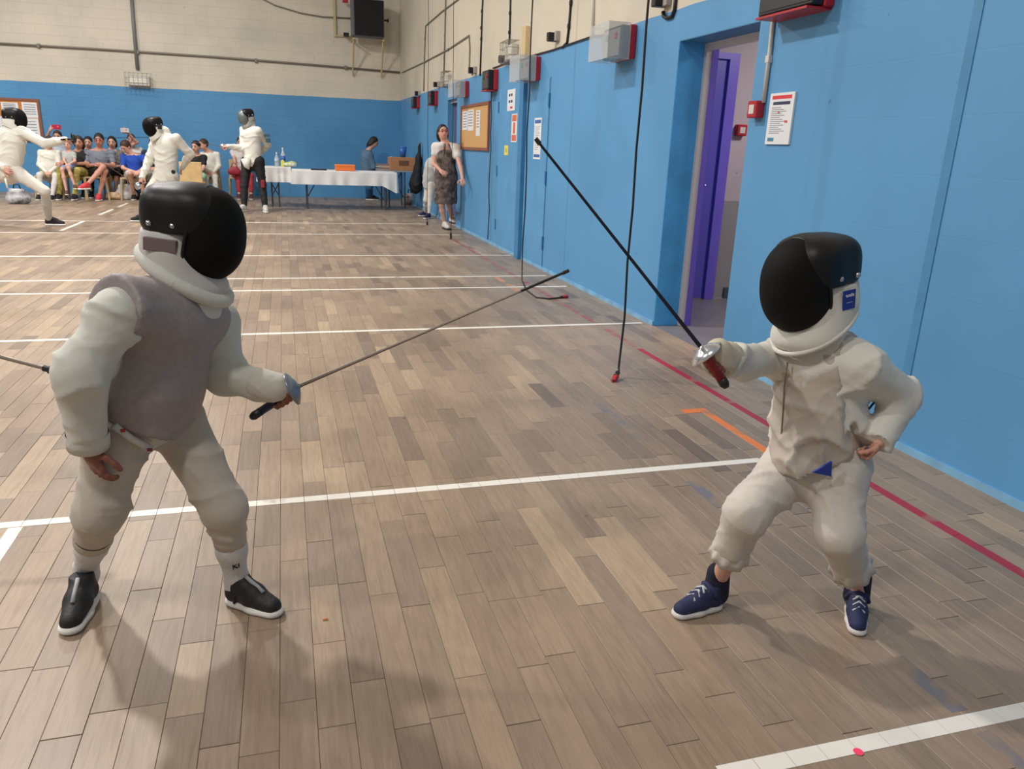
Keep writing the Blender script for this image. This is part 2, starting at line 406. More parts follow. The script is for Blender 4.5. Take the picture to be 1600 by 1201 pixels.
def paint_mat(name, rgb, wear, under=(150, 128, 105)):
    """floor paint, worn through to the wood in flakes"""
    m = bpy.data.materials.new(name); m.use_nodes = True; nt = m.node_tree; n = nt.nodes; L = nt.links; b = n['Principled BSDF']
    g = n.new('ShaderNodeNewGeometry'); nz = n.new('ShaderNodeTexNoise'); nz.inputs['Scale'].default_value = 7; nz.inputs['Detail'].default_value = 6; L.new(g.outputs['Position'], nz.inputs['Vector'])
    rp = n.new('ShaderNodeValToRGB'); rp.color_ramp.elements[0].position = max(0, wear-.08); rp.color_ramp.elements[1].position = wear+.08
    L.new(nz.outputs[0], rp.inputs[0]); mx = n.new('ShaderNodeMix'); mx.data_type = 'RGBA'; L.new(rp.outputs[0], mx.inputs[0])
    mx.inputs[6].default_value = (*lin(under), 1); mx.inputs[7].default_value = (*lin(rgb), 1); L.new(mx.outputs[2], b.inputs['Base Color'])
    b.inputs['Roughness'].default_value = .45; MATS[name] = m; return m

# ------------------------------------------------------------------ floor of planks
WX, BY = 2.75, 19.45
X0, X1, Y0, Y1 = -7.4, WX, -1.5, BY
fb = MB(); fb.box((X0, Y0, -.05), (X1, Y1, -.014))
floor_o = tag(fb.build('floor', M_grout), 'worn oak strip floor of the sports hall', kind='structure')
PW = .0855
planks = []
ncol = int((X1-X0)/PW)
for i in range(ncol+1):
    xa = X1-(i+1)*PW; xb = X1-i*PW
    y = Y0-rng.random()*.5
    while y < Y1:
        L_ = rng.choice((.3, .38, .45, .5, .55, .62))*rng.uniform(.92, 1.08)
        planks.append((max(xa, X0)+.0004, max(y, Y0)+.0007, xb-.0004, min(y+L_, Y1)-.0008, rng.random(), rng.uniform(-.0007, .0004))); y += L_
def vis(p):
    c = AX@(np.array([(p[0]+p[2])/2, (p[1]+p[3])/2, 0])-[0, 0, CAM_H])
    if c[2] < .3: return -1
    u = 800+F_PX*c[0]/c[2]; v = 600+F_PX*c[1]/c[2]
    if u < 0 or u > 1600 or v > 1200 or v < 0: return -1
    return 1/c[2]
planks = [p for p in planks if p[3]-p[1] > .02]
planks.sort(key=lambda p: -vis(p))
def plank_mesh(ps, name, parent):
    v = []; f = []; tone = []
    for (xa, ya, xb, yb, t, dz) in ps:
        n = len(v); e = .0009
        v += [(xa, ya, -.014), (xb, ya, -.014), (xb, yb, -.014), (xa, yb, -.014), (xa, ya, dz-e), (xb, ya, dz-e), (xb, yb, dz-e), (xa, yb, dz-e),
              (xa+e, ya+e, dz), (xb-e, ya+e, dz), (xb-e, yb-e, dz), (xa+e, yb-e, dz)]
        q = [(8,9,10,11)]
        for k in range(4):
            k2 = (k+1) % 4; q += [(k, k2, 4+k2, 4+k), (4+k, 4+k2, 8+k2, 8+k)]
        f += [tuple(a+n for a in z) for z in q]; tone += [t]*12
    o = mesh_obj(name, v, f, M_wood, parent)
    a = o.data.attributes.new('tone', 'FLOAT', 'POINT'); a.data.foreach_set('value', tone)
    return o
# the tone is skewed: most planks mid, some dark, few light
planks = [(a, b, c, d, t, z) for (a, b, c, d, t, z) in planks]
for p in planks[:300]: plank_mesh([p], 'plank', floor_o)
tag(plank_mesh(planks[300:], 'far_planks', floor_o), kind='stuff')

M_white_line = paint_mat('white_line_paint', (236, 230, 220), .28)
M_red_line = paint_mat('red_line_paint', (168, 42, 62), .33)
M_red_faded = paint_mat('faded_red_paint', (160, 92, 86), .47)
M_orange_line = paint_mat('orange_line_paint', (232, 128, 62), .3)
M_orange_faded = paint_mat('faded_orange_paint', (205, 140, 100), .45)
M_blue_line = paint_mat('faded_blue_paint', (120, 116, 122), .5)
colx = [X1-i*PW for i in range(ncol+2)][::-1]
def line_x(Y, xa, xb, w, m=M_white_line):
    b = MB(); edges = [xa]+[x for x in colx if xa+.01 < x < xb-.01]+[xb]
    for a, c in zip(edges[:-1], edges[1:]): b.box((a+.0008, Y-w/2, -.001), (c-.0008, Y+w/2, .0009))
    return b.build('painted_line', m, floor_o)
def line_y(X, ya, yb, w, m=M_white_line, z=.0005):
    b = MB(); n = max(1, int((yb-ya)/.47)); r = random.Random(int(X*1000)); es = [ya]+sorted(ya+(yb-ya)*(k+.5+r.uniform(-.2, .2))/n for k in range(n-1))+[yb]
    for a, c in zip(es[:-1], es[1:]): b.box((X-w/2, a+.0008, -.001), (X+w/2, c-.0008, z))
    return b.build('painted_line', m, floor_o)
line_x(1.165, .86, 2.45, .045); line_x(2.745, -1.25, 2.0, .045); line_x(5.47, -3.2, 2.70, .045); line_x(7.14, -4, 2.66, .045)
line_x(7.79, -4, 2.66, .045); line_x(9.38, -4.5, 2.72, .05); line_x(11.63, -6, 2.55, .05); line_x(13.25, -6.5, 2.3, .05)
line_y(-.94, 1.9, 2.72, .045); line_y(-2.97, 11.9, 13.22, .05); line_y(-2.97, 14.3, 15.4, .05); line_y(-2.97, 15.9, 16.8, .05); line_y(-3.0, 8.6, 9.35, .05)
line_y(2.315, .6, 4.7, .045, M_red_line); line_y(2.315, 4.75, 11.2, .05, M_red_faded)
line_y(2.09, 2.2, 3.40, .045, M_orange_line); line_x(3.42, 1.97, 2.115, .06, M_orange_line); line_y(2.09, 6.9, 7.75, .05, M_orange_faded)
line_y(1.57, 2.35, 2.6, .05, M_blue_line); line_y(1.57, 3.1, 3.65, .05, M_blue_line); line_y(1.555, 1.2, 1.42, .05, M_blue_line); line_y(1.55, .95, 1.13, .04, M_blue_line)
# pink spot on the near white line
p = fl(1341, 1174); b = MB(); b.lathe((p[0], p[1], .0008), (0, 0, 1), [(0, .0115), (.0006, .0115), (.0007, .0001)], 14)
b.build('pink_spot', mat('pink_paint', (255, 70, 110), .6), floor_o)

# ------------------------------------------------------------------ walls
D0, D1, DZ = 4.36, 5.37, 2.07
E0, E1, EZ = 12.92, 13.68, 2.04
WT = .25; ZT = 6.6
b = MB()
b.box((WX, -1.5, 0), (WX+WT, D0, ZT)); b.box((WX, D0, DZ), (WX+WT, D1, ZT)); b.box((WX, D1, 0), (WX+WT, E0, ZT))
b.box((WX, E0, EZ), (WX+WT, E1, ZT)); b.box((WX, E1, 0), (WX+WT, BY+.3, ZT))
wr = tag(b.build('wall_right', M_wall_r), 'long blockwork wall painted blue below and cream above', kind='structure')
b = MB(); b.box((X0-1, BY, 0), (WX, BY+.3, ZT))
wb = tag(b.build('wall_back', M_wall_b), 'end wall painted blue below and cream above', kind='structure')
# painted reveals of the doorway (far one's blue lightened against its shade) and skirting
b = MB(); b.box((WX+.002, D1-.004, 0), (WX+.24, D1, DZ)); b.build('far_reveal', M_reveal_lit, wr)
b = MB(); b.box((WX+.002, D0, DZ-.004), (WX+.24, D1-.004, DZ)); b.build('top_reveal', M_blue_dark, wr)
b = MB()
for ya, yb in ((-1.5, D0), (D1, 9.0), (9.3, E0), (E1, BY)): b.box((WX-.012, ya, 0), (WX, yb, .035))
tag(b.build('baseboard_right', mat('skirting_paint', (126, 178, 214), .5, var=.15, vscale=6)), 'low pale blue skirting along the right wall', kind='structure')
# vertical steel posts let into the wall
def post(px_top, px_bot, w, proud, name):
    ya = onx(*px_bot)[1]
    b = MB(); b.box((WX-proud, ya-w/2, 0), (WX, ya+w/2, 2.285)); o = b.build(name, mat('post_blue', (74, 138, 184), .5, var=.08, vscale=5))
    tag(o, 'narrow dark blue vertical post on the right wall', kind='structure')
    return ya
yp = post(None, (1396, 690), .05, .004, 'trim_1')
b = MB(); b.box((WX-.05, 9.03, 0), (WX, 9.19, 2.285)); tag(b.build('trim_2', M_blue_dark), 'steel post painted dark blue beside the flush doors', kind='structure')
b = MB(); b.box((WX-.05, 9.03, 2.285), (WX, 9.19, 2.62)); tag(b.build('trim_3', mat('cream_paint', (208, 186, 140), .6)), 'cream painted top of the steel post', kind='structure')

# flush doors in the wall on each side of the post
def flush_door(name, ya, yb, hinge_y):
    r = tag(empty(name, (WX, (ya+yb)/2, 0)), 'flush blue door in the right wall', kind='structure')
    MB().box((WX-.008, ya+.012, .02), (WX, yb-.012, 2.02)).build('leaf', M_blue, r)
    g = MB()
    for y in (ya, yb): g.box((WX-.003, y-.008, 0), (WX, y+.008, 2.035))
    g.build('gap', mat('gap_blue', (70, 128, 170), .7), r)
    for z in (.3, 1.0, 1.8): MB().tube([(WX-.014, hinge_y, z-.07), (WX-.014, hinge_y, z+.07)], .011, 8).build('hinge', M_blue_dark, r)
flush_door('door_2', 8.2, 9.02, 8.2); flush_door('door_3', 9.2, 10.26, 10.26)

# corridor behind the doorway
M_cor_f = mat('corridor_floor_grey', (120, 116, 120), .4, var=.1, vscale=3)
tag(MB().box((WX, 3.4, -.05), (6.6, 6.42, -.002)).build('floor_corridor', M_cor_f), 'grey corridor floor seen through the doorway', kind='structure')
SPL = at(1150, 313, 6.42)[2]
M_cor = wall_mat('corridor_wall', SPL, (150, 146, 146), (196, 182, 186), (.5, .25), .05, .6)
cw = tag(MB().box((3.0, 6.42, 0), (6.7, 6.6, 2.7)).build('wall_corridor', M_cor), 'corridor wall, grey below and pale pink above', kind='structure')
tag(MB().box((6.6, 3.3, 0), (6.7, 6.42, 2.7)).box((3.0, 3.3, 0), (6.6, 3.4, 2.7)).build('wall_corridor_end', M_cor), 'far end wall of the corridor', kind='structure')
tag(MB().box((3.0, 3.3, 2.7), (6.7, 6.6, 2.8)).build('ceiling_corridor', mat('ceiling_white', (220, 216, 210), .8)), 'white ceiling of the corridor', kind='structure')
tag(MB().box((3.99, 6.40, 0), (6.6, 6.42, .1)).build('baseboard_corridor', mat('corridor_skirting', (64, 78, 92), .5)), 'dark blue grey corridor skirting', kind='structure')
cl = bpy.data.lights.new('corridor_fill', 'AREA'); cl.size = .5; cl.energy = 55; cl.color = (1, .93, .9); clo = bpy.data.objects.new('corridor_fill', cl); clo.location = (4.6, 4.9, 2.66); col.objects.link(clo)  # unseen area light added to brighten the corridor
# door frame in the opening
M_frame = mat('frame_white', (206, 202, 204), .45); M_purple = mat('purple_gloss', (112, 96, 206), .35, var=.05, vscale=3); M_purple_d = mat('deep_purple_gloss', (92, 84, 186), .35)
dr = tag(empty('door_1', (3.0, 4.9, 0)), 'doorway in the right wall with a pale frame', kind='structure')
MB().box((2.955, 5.335, 0), (3.0, 5.366, DZ)).box((2.955, D0, DZ-.05), (3.0, 5.335, DZ-.004)).build('frame', M_frame, dr)
MB().box((3.0, 5.33, 0), (3.045, 5.36, DZ-.02)).box((3.045, 5.345, 0), (3.06, 5.36, DZ-.02)).build('jamb', M_purple, dr)
# purple door standing in the corridor wall
YD = 6.42
xa = at(1071, 463, YD)[0]; xb = at(1095, 463, YD)[0]; xf = at(1109, 463, YD)[0]; zt = at(1122, 92, YD)[2]; zf = at(1120, 82, YD)[2]
dd = tag(empty('door_4', ((3.05+xf)/2, YD, 0)), 'purple corridor door with lever handle and deep frame', kind='structure')
MB().box((3.05, YD-.03, .01), (xb, YD, zt)).build('leaf', M_purple_d, dd)
MB().box((xb, YD-.06, 0), (xf, YD, zf)).box((3.05, YD-.06, zt), (xb, YD, zf)).build('frame', M_purple, dd)
ph = at(1098, 294, YD-.04)
hd = MB().box((ph[0]-.02, YD-.04, ph[2]-.10), (ph[0]+.02, YD-.03, ph[2]+.10)).build('handle_plate', mat('steel', (190, 190, 196), .3, 1), dd)
MB().tube([(ph[0], YD-.03, ph[2]+.03), (ph[0], YD-.08, ph[2]+.03), (ph[0]-.11, YD-.085, ph[2]+.03)], .009, 8).build('lever', MATS['steel'], dd)
# far narrow doorway
r = tag(empty('door_5', (WX+.1, 13.3, 0)), 'dark open doorway in the right wall behind the woman', kind='structure')
MB().box((WX+.12, E0, 0), (WX+.17, E1, EZ)).build('leaf', mat('far_door_mauve', (92, 84, 118), .5), r)
MB().box((WX+.05, E0, 0), (WX+.17, E0+.06, EZ)).box((WX+.05, E0+.06, EZ-.05), (WX+.17, E1, EZ)).build('frame', mat('frame_grey', (150, 160, 172), .5), r)
MB().box((WX+.11, E0+.07, 1.45), (WX+.119, E0+.16, 1.85)).build('pane', mat('window_pale', (210, 222, 235), .2), r)

# ------------------------------------------------------------------ things on the walls
M_black = mat('black_plastic', (22, 22, 24), .45); M_red = mat('red_plastic', (176, 32, 42), .4); M_grey = mat('grey_plastic', (165, 162, 155), .5)
M_clear = mat('clear_acrylic', (225, 228, 228), .12, alpha=.28); M_dark = mat('dark_cable', (28, 26, 28), .5); M_pvc = mat('pvc_white', (205, 202, 192), .5)
M_conduit = mat('steel_conduit', (128, 120, 108), .45, .3); M_screen = mat('dark_panel', (52, 50, 50), .3); M_label = mat('panel_grey', (150, 146, 138), .4)
# scoring machines: red back box, black body, some with a clear hood
def scoring(Yc, z0, hood, label, w=.36, h=.24, look='plain'):
    r = empty('scoring_machine', (WX, Yc, z0), label, 'scoring box', 'fencing scoring machines along the wall')
    MB().bbox((WX-.03, Yc, z0+h/2), (.03, w/2, h/2), bev=.2).build('back_case', M_red, r)
    bd = MB().bbox((WX-.095, Yc, z0+h/2), (.035, w/2-.008, h/2-.006), bev=.2).build('body', M_black, r)
    fp = MB().box((WX-.134, Yc-w/2+.03, z0+.025), (WX-.13, Yc+w/2-.03, z0+h-.025)).build('front_panel', M_screen if not hood else M_label, r)
    for k, c in enumerate((M_red, mat('lamp_green', (40, 110, 60), .3))):
        MB().lathe((WX-.134, Yc+(-.09 if k == 0 else .09), z0+h*.68), (-1, 0, 0), [(0, .028), (.008, .026), (.012, .001)], 14).build('signal_lamp', c, r)
    if hood:
        d0, d1 = .135, .25; hw = w/2+.015; t = .004; b = MB()
        b.box((WX-d1, Yc-hw, z0-.01), (WX-d1+t, Yc+hw, z0+h+.01)); b.box((WX-d1+t, Yc-hw, z0-.01), (WX-.06, Yc-hw+t, z0+h+.01)); b.box((WX-d1+t, Yc+hw-t, z0-.01), (WX-.06, Yc+hw, z0+h+.01))
        b.box((WX-d1+t, Yc-hw+t, z0+h+.006), (WX-.06, Yc+hw-t, z0+h+.01)); b.box((WX-d1+t, Yc-hw+t, z0-.01), (WX-.06, Yc+hw-t, z0-.006))
        b.build('clear_hood', M_clear, r)
    else:
        MB().box((WX-.15, Yc-w/2+.02, z0-.012), (WX, Yc+w/2-.02, z0-.001)).build('shelf', M_red, r)
scoring(16.75, 2.02, False, 'farthest scoring box, small and dark, nearest the room corner', .34, .22)
scoring(14.75, 2.0, False, 'dark scoring box with red sides left of the far doorway', .34, .24)
scoring(12.25, 2.02, True, 'hooded scoring box above the left end of the cork board', .34, .22)
scoring(10.55, 2.02, False, 'dark unhooded scoring box with red edges, above the white and orange notices', .38, .25)
scoring(8.75, 2.02, True, 'scoring box under clear hood next to the cream post top', .36, .24)
scoring(6.3, 2.02, True, 'largest hooded scoring box, beside the near hanging cable', .38, .25)
scoring(3.95, 2.05, False, 'scoring box cut by the top edge, above the fire call point', .5, .24)

# sockets above the boxes
def socket(Yc, z, label):
    r = empty('wall_socket', (WX, Yc, z), label, 'socket', 'sockets above the scoring boxes')
    MB().bbox((WX-.022, Yc-.035, z), (.022, .035, .045)).build('back_box', M_grey, r)
    MB().bbox((WX-.055, Yc+.02, z-.005), (.05, .032, .042)).build('plug', M_black, r)
socket(5.62, 2.37, 'socket with black plug and looped cable, right of the largest hooded box')
socket(8.05, 2.40, 'socket with black plug over the fifth scoring box')
socket(9.95, 2.36, 'socket with black plug between cream post and dark unhooded box')
socket(11.65, 2.36, 'socket with black plug above the cork board')
socket(14.45, 2.34, 'socket with black plug above the second scoring box from the corner')
socket(16.55, 2.30, 'socket with black plug closest to the room corner')

# conduits and cables fixed to the right wall (z from photograph)
def run(name, pts, r, m, label, cat, n=8):
    b = MB(); b.tube(pts, r, n); o = b.build(name, m, None, True); return tag(o, label, cat)
def wp(px, py, off=.012): p = onx(px, py, WX-off); return (WX-off, p[1], p[2])
def clipped(name, pxs, r, m, label, cat, clips):
    o = empty(name, wp(*pxs[-1]), label, cat)
    MB().tube([wp(*p) for p in pxs], r, 8).build('run', m, o, True)
    for c in clips: q = wp(*c); MB().bbox((WX-.012, q[1], q[2]), (.013, .018, .02)).build('clip', m, o)
clipped('wall_conduit', [(628, 113), (664, 96), (700, 77), (733, 55), (734, 75), (733, 108), (738, 116)], .012, M_conduit, 'brown conduit rising along the right wall then dropping to a socket', 'conduit', [(664, 96), (700, 77)])
clipped('wall_cable', [(662, 142), (663, 90), (665, 40), (690, 18), (714, 0), (740, -22)], .011, M_conduit, 'cable with a bend from the corner socket up the cream wall', 'cable', [(663, 90), (664, 60)])
clipped('wall_cable', [(693, 136), (695, 60), (696, 12), (697, -20)], .013, M_conduit, 'straight cable running up from the second socket', 'cable', [(694, 90), (695, 55), (696, 20)])
clipped('wall_cable', [(750, 118), (752, 60), (753, 25), (755, -20)], .011, M_dark, 'black clipped cable up the cream wall above the third scoring box', 'cable', [(752, 60), (752, 43), (753, 17)])
clipped('wall_cable', [(791, 100), (796, 62), (797, 20), (798, -25)], .011, M_dark, 'black clipped cable up the cream wall left of the cream post', 'cable', [(796, 50), (797, 20)])
clipped('wall_cable', [(878, 74), (886, 66), (889, 40), (893, -15)], .012, M_dark, 'black clipped cable up the cream wall over the fifth scoring box', 'cable', [(889, 40), (892, 4)])
clipped('wall_conduit', [(926, 56), (927, 0), (928, -30)], .016, M_pvc, 'white plastic conduit between the two hooded scoring boxes', 'conduit', [])
clipped('wall_cable', [(1036, 18), (1037, 25), (1042, 28), (1050, 25), (1054, 14), (1057, -20)], .014, M_dark, 'thick black cable looping under the near socket', 'cable', [])
clipped('wall_conduit', [(770, 106), (800, 95), (862, 78), (926, 56), (940, 55)], .008, M_dark, 'thin dark cable along the edge between blue and cream paint', 'cable', [])
clipped('wall_conduit', [(1193, 160), (1203, 80), (1210, 10), (1213, -10)], .013, M_pvc, 'white conduit rising from the fire call point', 'conduit', [(1201, 92)])
# emergency lights in cages on the right wall
def cage_light(c, n, u, w, h, d, label, cage=(150, 146, 138)):
    """c centre on wall, n outwards normal, u along wall"""
    r = empty('caged_light', c, label, 'light', 'caged emergency lights')
    n = unit(n); u = unit(u); z = V(0, 0, 1); R = np.stack([u, n, z], 1); c = np.asarray(c)
    MB().bbox(c+n*d*.3, (w*.42, d*.3, h*.36), R, .25).build('housing', M_pvc, r)
    MB().bbox(c+n*(d*.62), (w*.34, d*.05, h*.16), R, .2).build('lens', mat('lens', (240, 236, 225), .2), r)
    b = MB()
    for k in range(7):
        a = -w/2+w*k/6; b.tube([c+u*a+z*h/2, c+u*a+z*h/2+n*d, c+u*a-z*h/2+n*d, c+u*a-z*h/2], .0035, 5)
    for k in range(4):
        q = -h/2+h*k/3; b.tube([c-u*w/2+z*q, c-u*w/2+z*q+n*d, c+u*w/2+z*q+n*d, c+u*w/2+z*q], .0035, 5)
    b.build('wire_cage', mat('cage_wire', cage, .4, .6), r)
cage_light((WX, 9.62, 2.40), (-1, 0, 0), (0, 1, 0), .36, .24, .14, 'caged emergency light beside the cream post top')
cage_light((WX, 13.55, 2.36), (-1, 0, 0), (0, 1, 0), .34, .24, .12, 'caged emergency light above the far doorway')
cl_ = at(218, 126, BY); cage_light((cl_[0], BY, cl_[2]), (0, -1, 0), (1, 0, 0), .52, .30, .2, 'caged emergency light on the end wall below the grey pipe', (120, 130, 140))

# fire call points
def call_point(c, R, label):
    r = empty('fire_call_point', c, label, 'call point'); n = R[:, 1]
    MB().bbox(np.asarray(c)+n*.028, (.048, .028, .048), R, .2).build('box', M_red, r)
    MB().bbox(np.asarray(c)+n*.057, (.026, .002, .026), R, .2).build('break_glass', M_pvc, r)
Rw = np.stack([V(0, -1, 0), V(-1, 0, 0), V(0, 0, 1)], 1)
pc = onx(1187, 171); call_point((WX, pc[1], pc[2]), Rw, 'red fire call point on the blue wall under the white conduit')
pc = at(1155, 203, 6.42); call_point((pc[0], 6.42, pc[2]), np.stack([V(1, 0, 0), V(0, -1, 0), V(0, 0, 1)], 1), 'red alarm box on the corridor wall')

# posters and notices (flat print as raised ink)
M_paper = mat('paper', (228, 230, 232), .5); M_ink = mat('ink_grey', (120, 124, 134), .7); M_ink_d = mat('ink_dark', (44, 52, 84), .6); M_ink_r = mat('ink_red', (214, 58, 62), .6); M_ink_b = mat('ink_blue', (58, 104, 168), .6); M_ink_o = mat('ink_orange', (222, 108, 72), .6)
def notice(name, ya, yb, z0, z1, label, cat, bars, paper=None, gloss=None):
    """bars: (u0,u1,v0,v1,mat,partname) in 0..1; u runs left to right as seen (decreasing Y)"""
    r = empty(name, (WX, (ya+yb)/2, z0), label, cat)
    hi, lo_ = max(ya, yb), min(ya, yb)
    MB().box((WX-.012, lo_, z0), (WX-.0 if lo_ < 5 else WX-.009, hi, z1)).build('sheet', paper or M_paper, r)
    for (u0, u1, v0, v1, m, nm) in bars:
        MB().box((WX-.0128, hi-(hi-lo_)*u1, z0+(z1-z0)*v0), (WX-.012, hi-(hi-lo_)*u0, z0+(z1-z0)*v1)).build(nm, m, r)
    return r
a = onx(1205, 226); c = onx(1249, 142)
lines = [(.1, .9, .88, .95, M_ink_r, 'header'), (.16, .86, .77, .83, M_ink_d, 'title_band')]
lines += [(.12, .5+.3*((k*7) % 5)/5, .71-.038*k, .722-.038*k, M_ink, 'text_line') for k in range(14)]
lines += [(.1, .36, .06, .13, mat('ink_teal', (60, 130, 160), .6), 'pictogram'), (.72, .84, .42, .46, M_ink_r, 'mark'), (.4, .47, .61, .635, M_ink_r, 'mark')]
notice('safety_poster', 4.145, 3.915, 1.375, 1.655, 'white laminated safety instructions with red header, right of the call point', 'poster', lines, mat('laminated', (228, 230, 232), .15))
notice('banner_notice', 8.68, 8.42, 1.19, 1.63, 'tall white notice with blue bands, behind the raised foil tip', 'poster',
       [(.08, .92, .87, .95, M_ink_b, 'top_band'), (.08, .92, .05, .12, M_ink_b, 'bottom_band')]+[(.15, .8-.1*(k % 3), .78-.05*k, .79-.05*k, M_ink, 'text_line') for k in range(12)])
notice('notice_sheet', 9.85, 9.5, 1.74, 1.99, 'white notice with three dark pictograms, above the orange one', 'notice',
       [(.2+.28*k, .38+.28*k, .68, .8, M_ink_d, 'pictogram') for k in range(2)]+[(.2+.28*k, .4+.28*k, .38, .5, M_ink_d, 'pictogram') for k in range(2)]+[(.4, .7, .1, .2, M_ink_r, 'mark')])
notice('notice_strip', 9.62, 9.38, 1.37, 1.70, 'narrow white and orange notice hung beside the steel post', 'notice',
       [(.1, .9, .74, .96, M_ink_o, 'top_block'), (.1, .9, .04, .26, M_ink_o, 'bottom_block'), (.3, .7, .3, .7, M_ink_o, 'middle_block')])
notice('sticky_note', 9.92, 9.74, 1.21, 1.33, 'small yellow note below the notices', 'note', [(.3, .7, .3, .7, mat('ink_olive', (190, 180, 80), .7), 'mark')], mat('yellow_paper', (226, 214, 96), .7))
# cork board on the right wall
r = empty('cork_board', (WX, 11.6, 1.28), 'cork notice board with wooden frame and pinned sheets on the right wall', 'notice board')
M_cork = mat('cork', (204, 160, 104), .85, var=.12, vscale=60); M_frame_w = mat('board_frame', (138, 84, 60), .5)
MB().box((WX-.015, 10.78, 1.29), (WX, 12.48, 1.86)).build('cork', M_cork, r)
for lo, hi in (((WX-.028, 10.74, 1.86), (WX, 12.52, 1.9)), ((WX-.028, 10.74, 1.25), (WX, 12.52, 1.29)), ((WX-.028, 10.74, 1.29), (WX, 10.78, 1.86)), ((WX-.028, 12.48, 1.29), (WX, 12.52, 1.86))):
    MB().box(lo, hi).build('frame_rail', M_frame_w, r)
for (u0, u1, v0, v1) in ((.04, .24, .44, .92), (.26, .48, .42, .94), (.58, .72, .28, .9)):
    s = MB().box((WX-.018, 12.48-1.7*u1, 1.29+.57*v0), (WX-.0155, 12.48-1.7*u0, 1.29+.57*v1)).build('sheet', M_paper, r)
    b = MB()
    for k in range(6): v = v1-.06-.07*k; b.box((WX-.0188, 12.48-1.7*(u1-.03), 1.29+.57*v), (WX-.018, 12.48-1.7*(u0+.02), 1.29+.57*(v+.02)))
    b.build('print', M_ink, s)

# board on the end wall, left
r = empty('notice_board', at(28, 216, BY), 'brown framed notice board with papers on the end wall, at the left edge', 'notice board')
xa, xb = at(-40, 185, BY)[0], at(61, 185, BY)[0]; z1, z0 = at(30, 157, BY)[2], at(60, 217, BY)[2]
MB().box((xa, BY-.02, z0), (xb, BY, z1)).build('cork', mat('board_orange', (196, 128, 66), .8, var=.1, vscale=20), r)
for lo, hi in (((xa-.05, BY-.035, z1), (xb+.05, BY, z1+.05)), ((xa-.05, BY-.035, z0-.05), (xb+.05, BY, z0)), ((xb, BY-.035, z0), (xb+.05, BY, z1)), ((xa-.05, BY-.035, z0), (xa, BY, z1))):
    MB().box(lo, hi).build('frame_rail', M_frame_w, r)
for (x0, y0, x1, y1) in ((4, 160, 28, 176), (37, 160, 59, 183), (37, 185, 60, 214), (2, 182, 26, 205)):
    a = at(x0, y1, BY); c = at(x1, y0, BY); s = MB().box((a[0], BY-.025, a[2]), (c[0], BY-.02, c[2])).build('sheet', M_paper, r)
    b = MB()
    for k in range(5): z = c[2]-(c[2]-a[2])*(.18+.15*k); b.box((a[0]+.04, BY-.026, z), (c[0]-.05, BY-.025, z+.014))
    b.build('print', M_ink, s)

# pipes on the end wall
def bw(px, py, off=.03): p = at(px, py, BY-off); return p
o = empty('wall_pipe', bw(300, 90), 'long thin brown conduit running level across the end wall', 'conduit')
MB().tube([bw(-60, 64), bw(150, 76), bw(330, 88), bw(480, 100), bw(628, 113)], .022, 8).build('run', M_conduit, o, True)
for q in ((60, 71), (215, 81), (400, 94), (540, 105)): MB().bbox(bw(*q), (.03, .03, .04)).build('clip', M_conduit, o)
o = empty('grey_pipe', bw(216, 116), 'grey pipe coming down the end wall to the caged light', 'conduit')
MB().tube([bw(204, -25), bw(209, 40), bw(215, 108)], .04, 10).build('run', mat('pipe_grey', (122, 122, 122), .5), o, True)
o = empty('wall_wire', bw(480, 28), 'thin wire sagging across the cream end wall to the loudspeaker', 'cable')
MB().tube([bw(395, -10), bw(430, 8), (bw(470, 20)), bw(505, 26), bw(548, 28)], .014, 6).build('run', M_conduit, o, True)
# loudspeaker on bracket in the corner
YS = BY-.55
r = empty('loudspeaker', at(574, 60, YS), 'black loudspeaker on a cream steel bracket high on the end wall', 'loudspeaker')
a = at(550, 55, YS); c = at(600, 0, YS)
MB().bbox(((a[0]+c[0])/2, YS+.16, (a[2]+c[2])/2), ((c[0]-a[0])/2, .16, (c[2]-a[2])/2), bev=.12).build('cabinet', mat('speaker_grey', (96, 102, 106), .5), r)
MB().bbox(((a[0]+c[0])/2+.02, YS-.012, (a[2]+c[2])/2), ((c[0]-a[0])/2-.04, .012, (c[2]-a[2])/2-.02), bev=.3).build('grille', mat('speaker_cloth', (26, 26, 26), .9), r)
M_br = mat('bracket_cream', (196, 178, 138), .6)
zb = a[2]-.04
for x in (a[0]+.02, c[0]-.04):
    MB().box((x, YS+.02, zb-.03), (x+.04, BY-.01, zb)).build('bracket_arm', M_br, r)
    MB().tube([(x+.02, YS+.1, zb-.03), (x+.02, BY-.04, zb-.75)], .02, 8).build('bracket_strut', M_br, r)
MB().box((a[0]-.36, BY-.06, zb+.05), (a[0]-.31, BY-.002, c[2]+.4)).build('upright', M_br, r)
MB().box((a[0]-.31, BY-.05, zb+.06), (a[0], BY-.01, zb+.1)).build('crossbar', M_br, r)
MB().bbox((a[0]-.1, BY-.2, zb+.09), (.06, .05, .04)).build('clamp', M_black, r)
MB().bbox((a[0]-.1, BY-.2, c[2]-.03), (.06, .05, .03)).build('clamp', M_red, r)
MB().lathe((c[0]+.09, YS+.16, (a[2]+c[2])/2), (1, 0, 0), [(-.09, .02), (0, .02), (0, .04), (.03, .04), (.031, .001)], 12).build('knob', M_black, r)

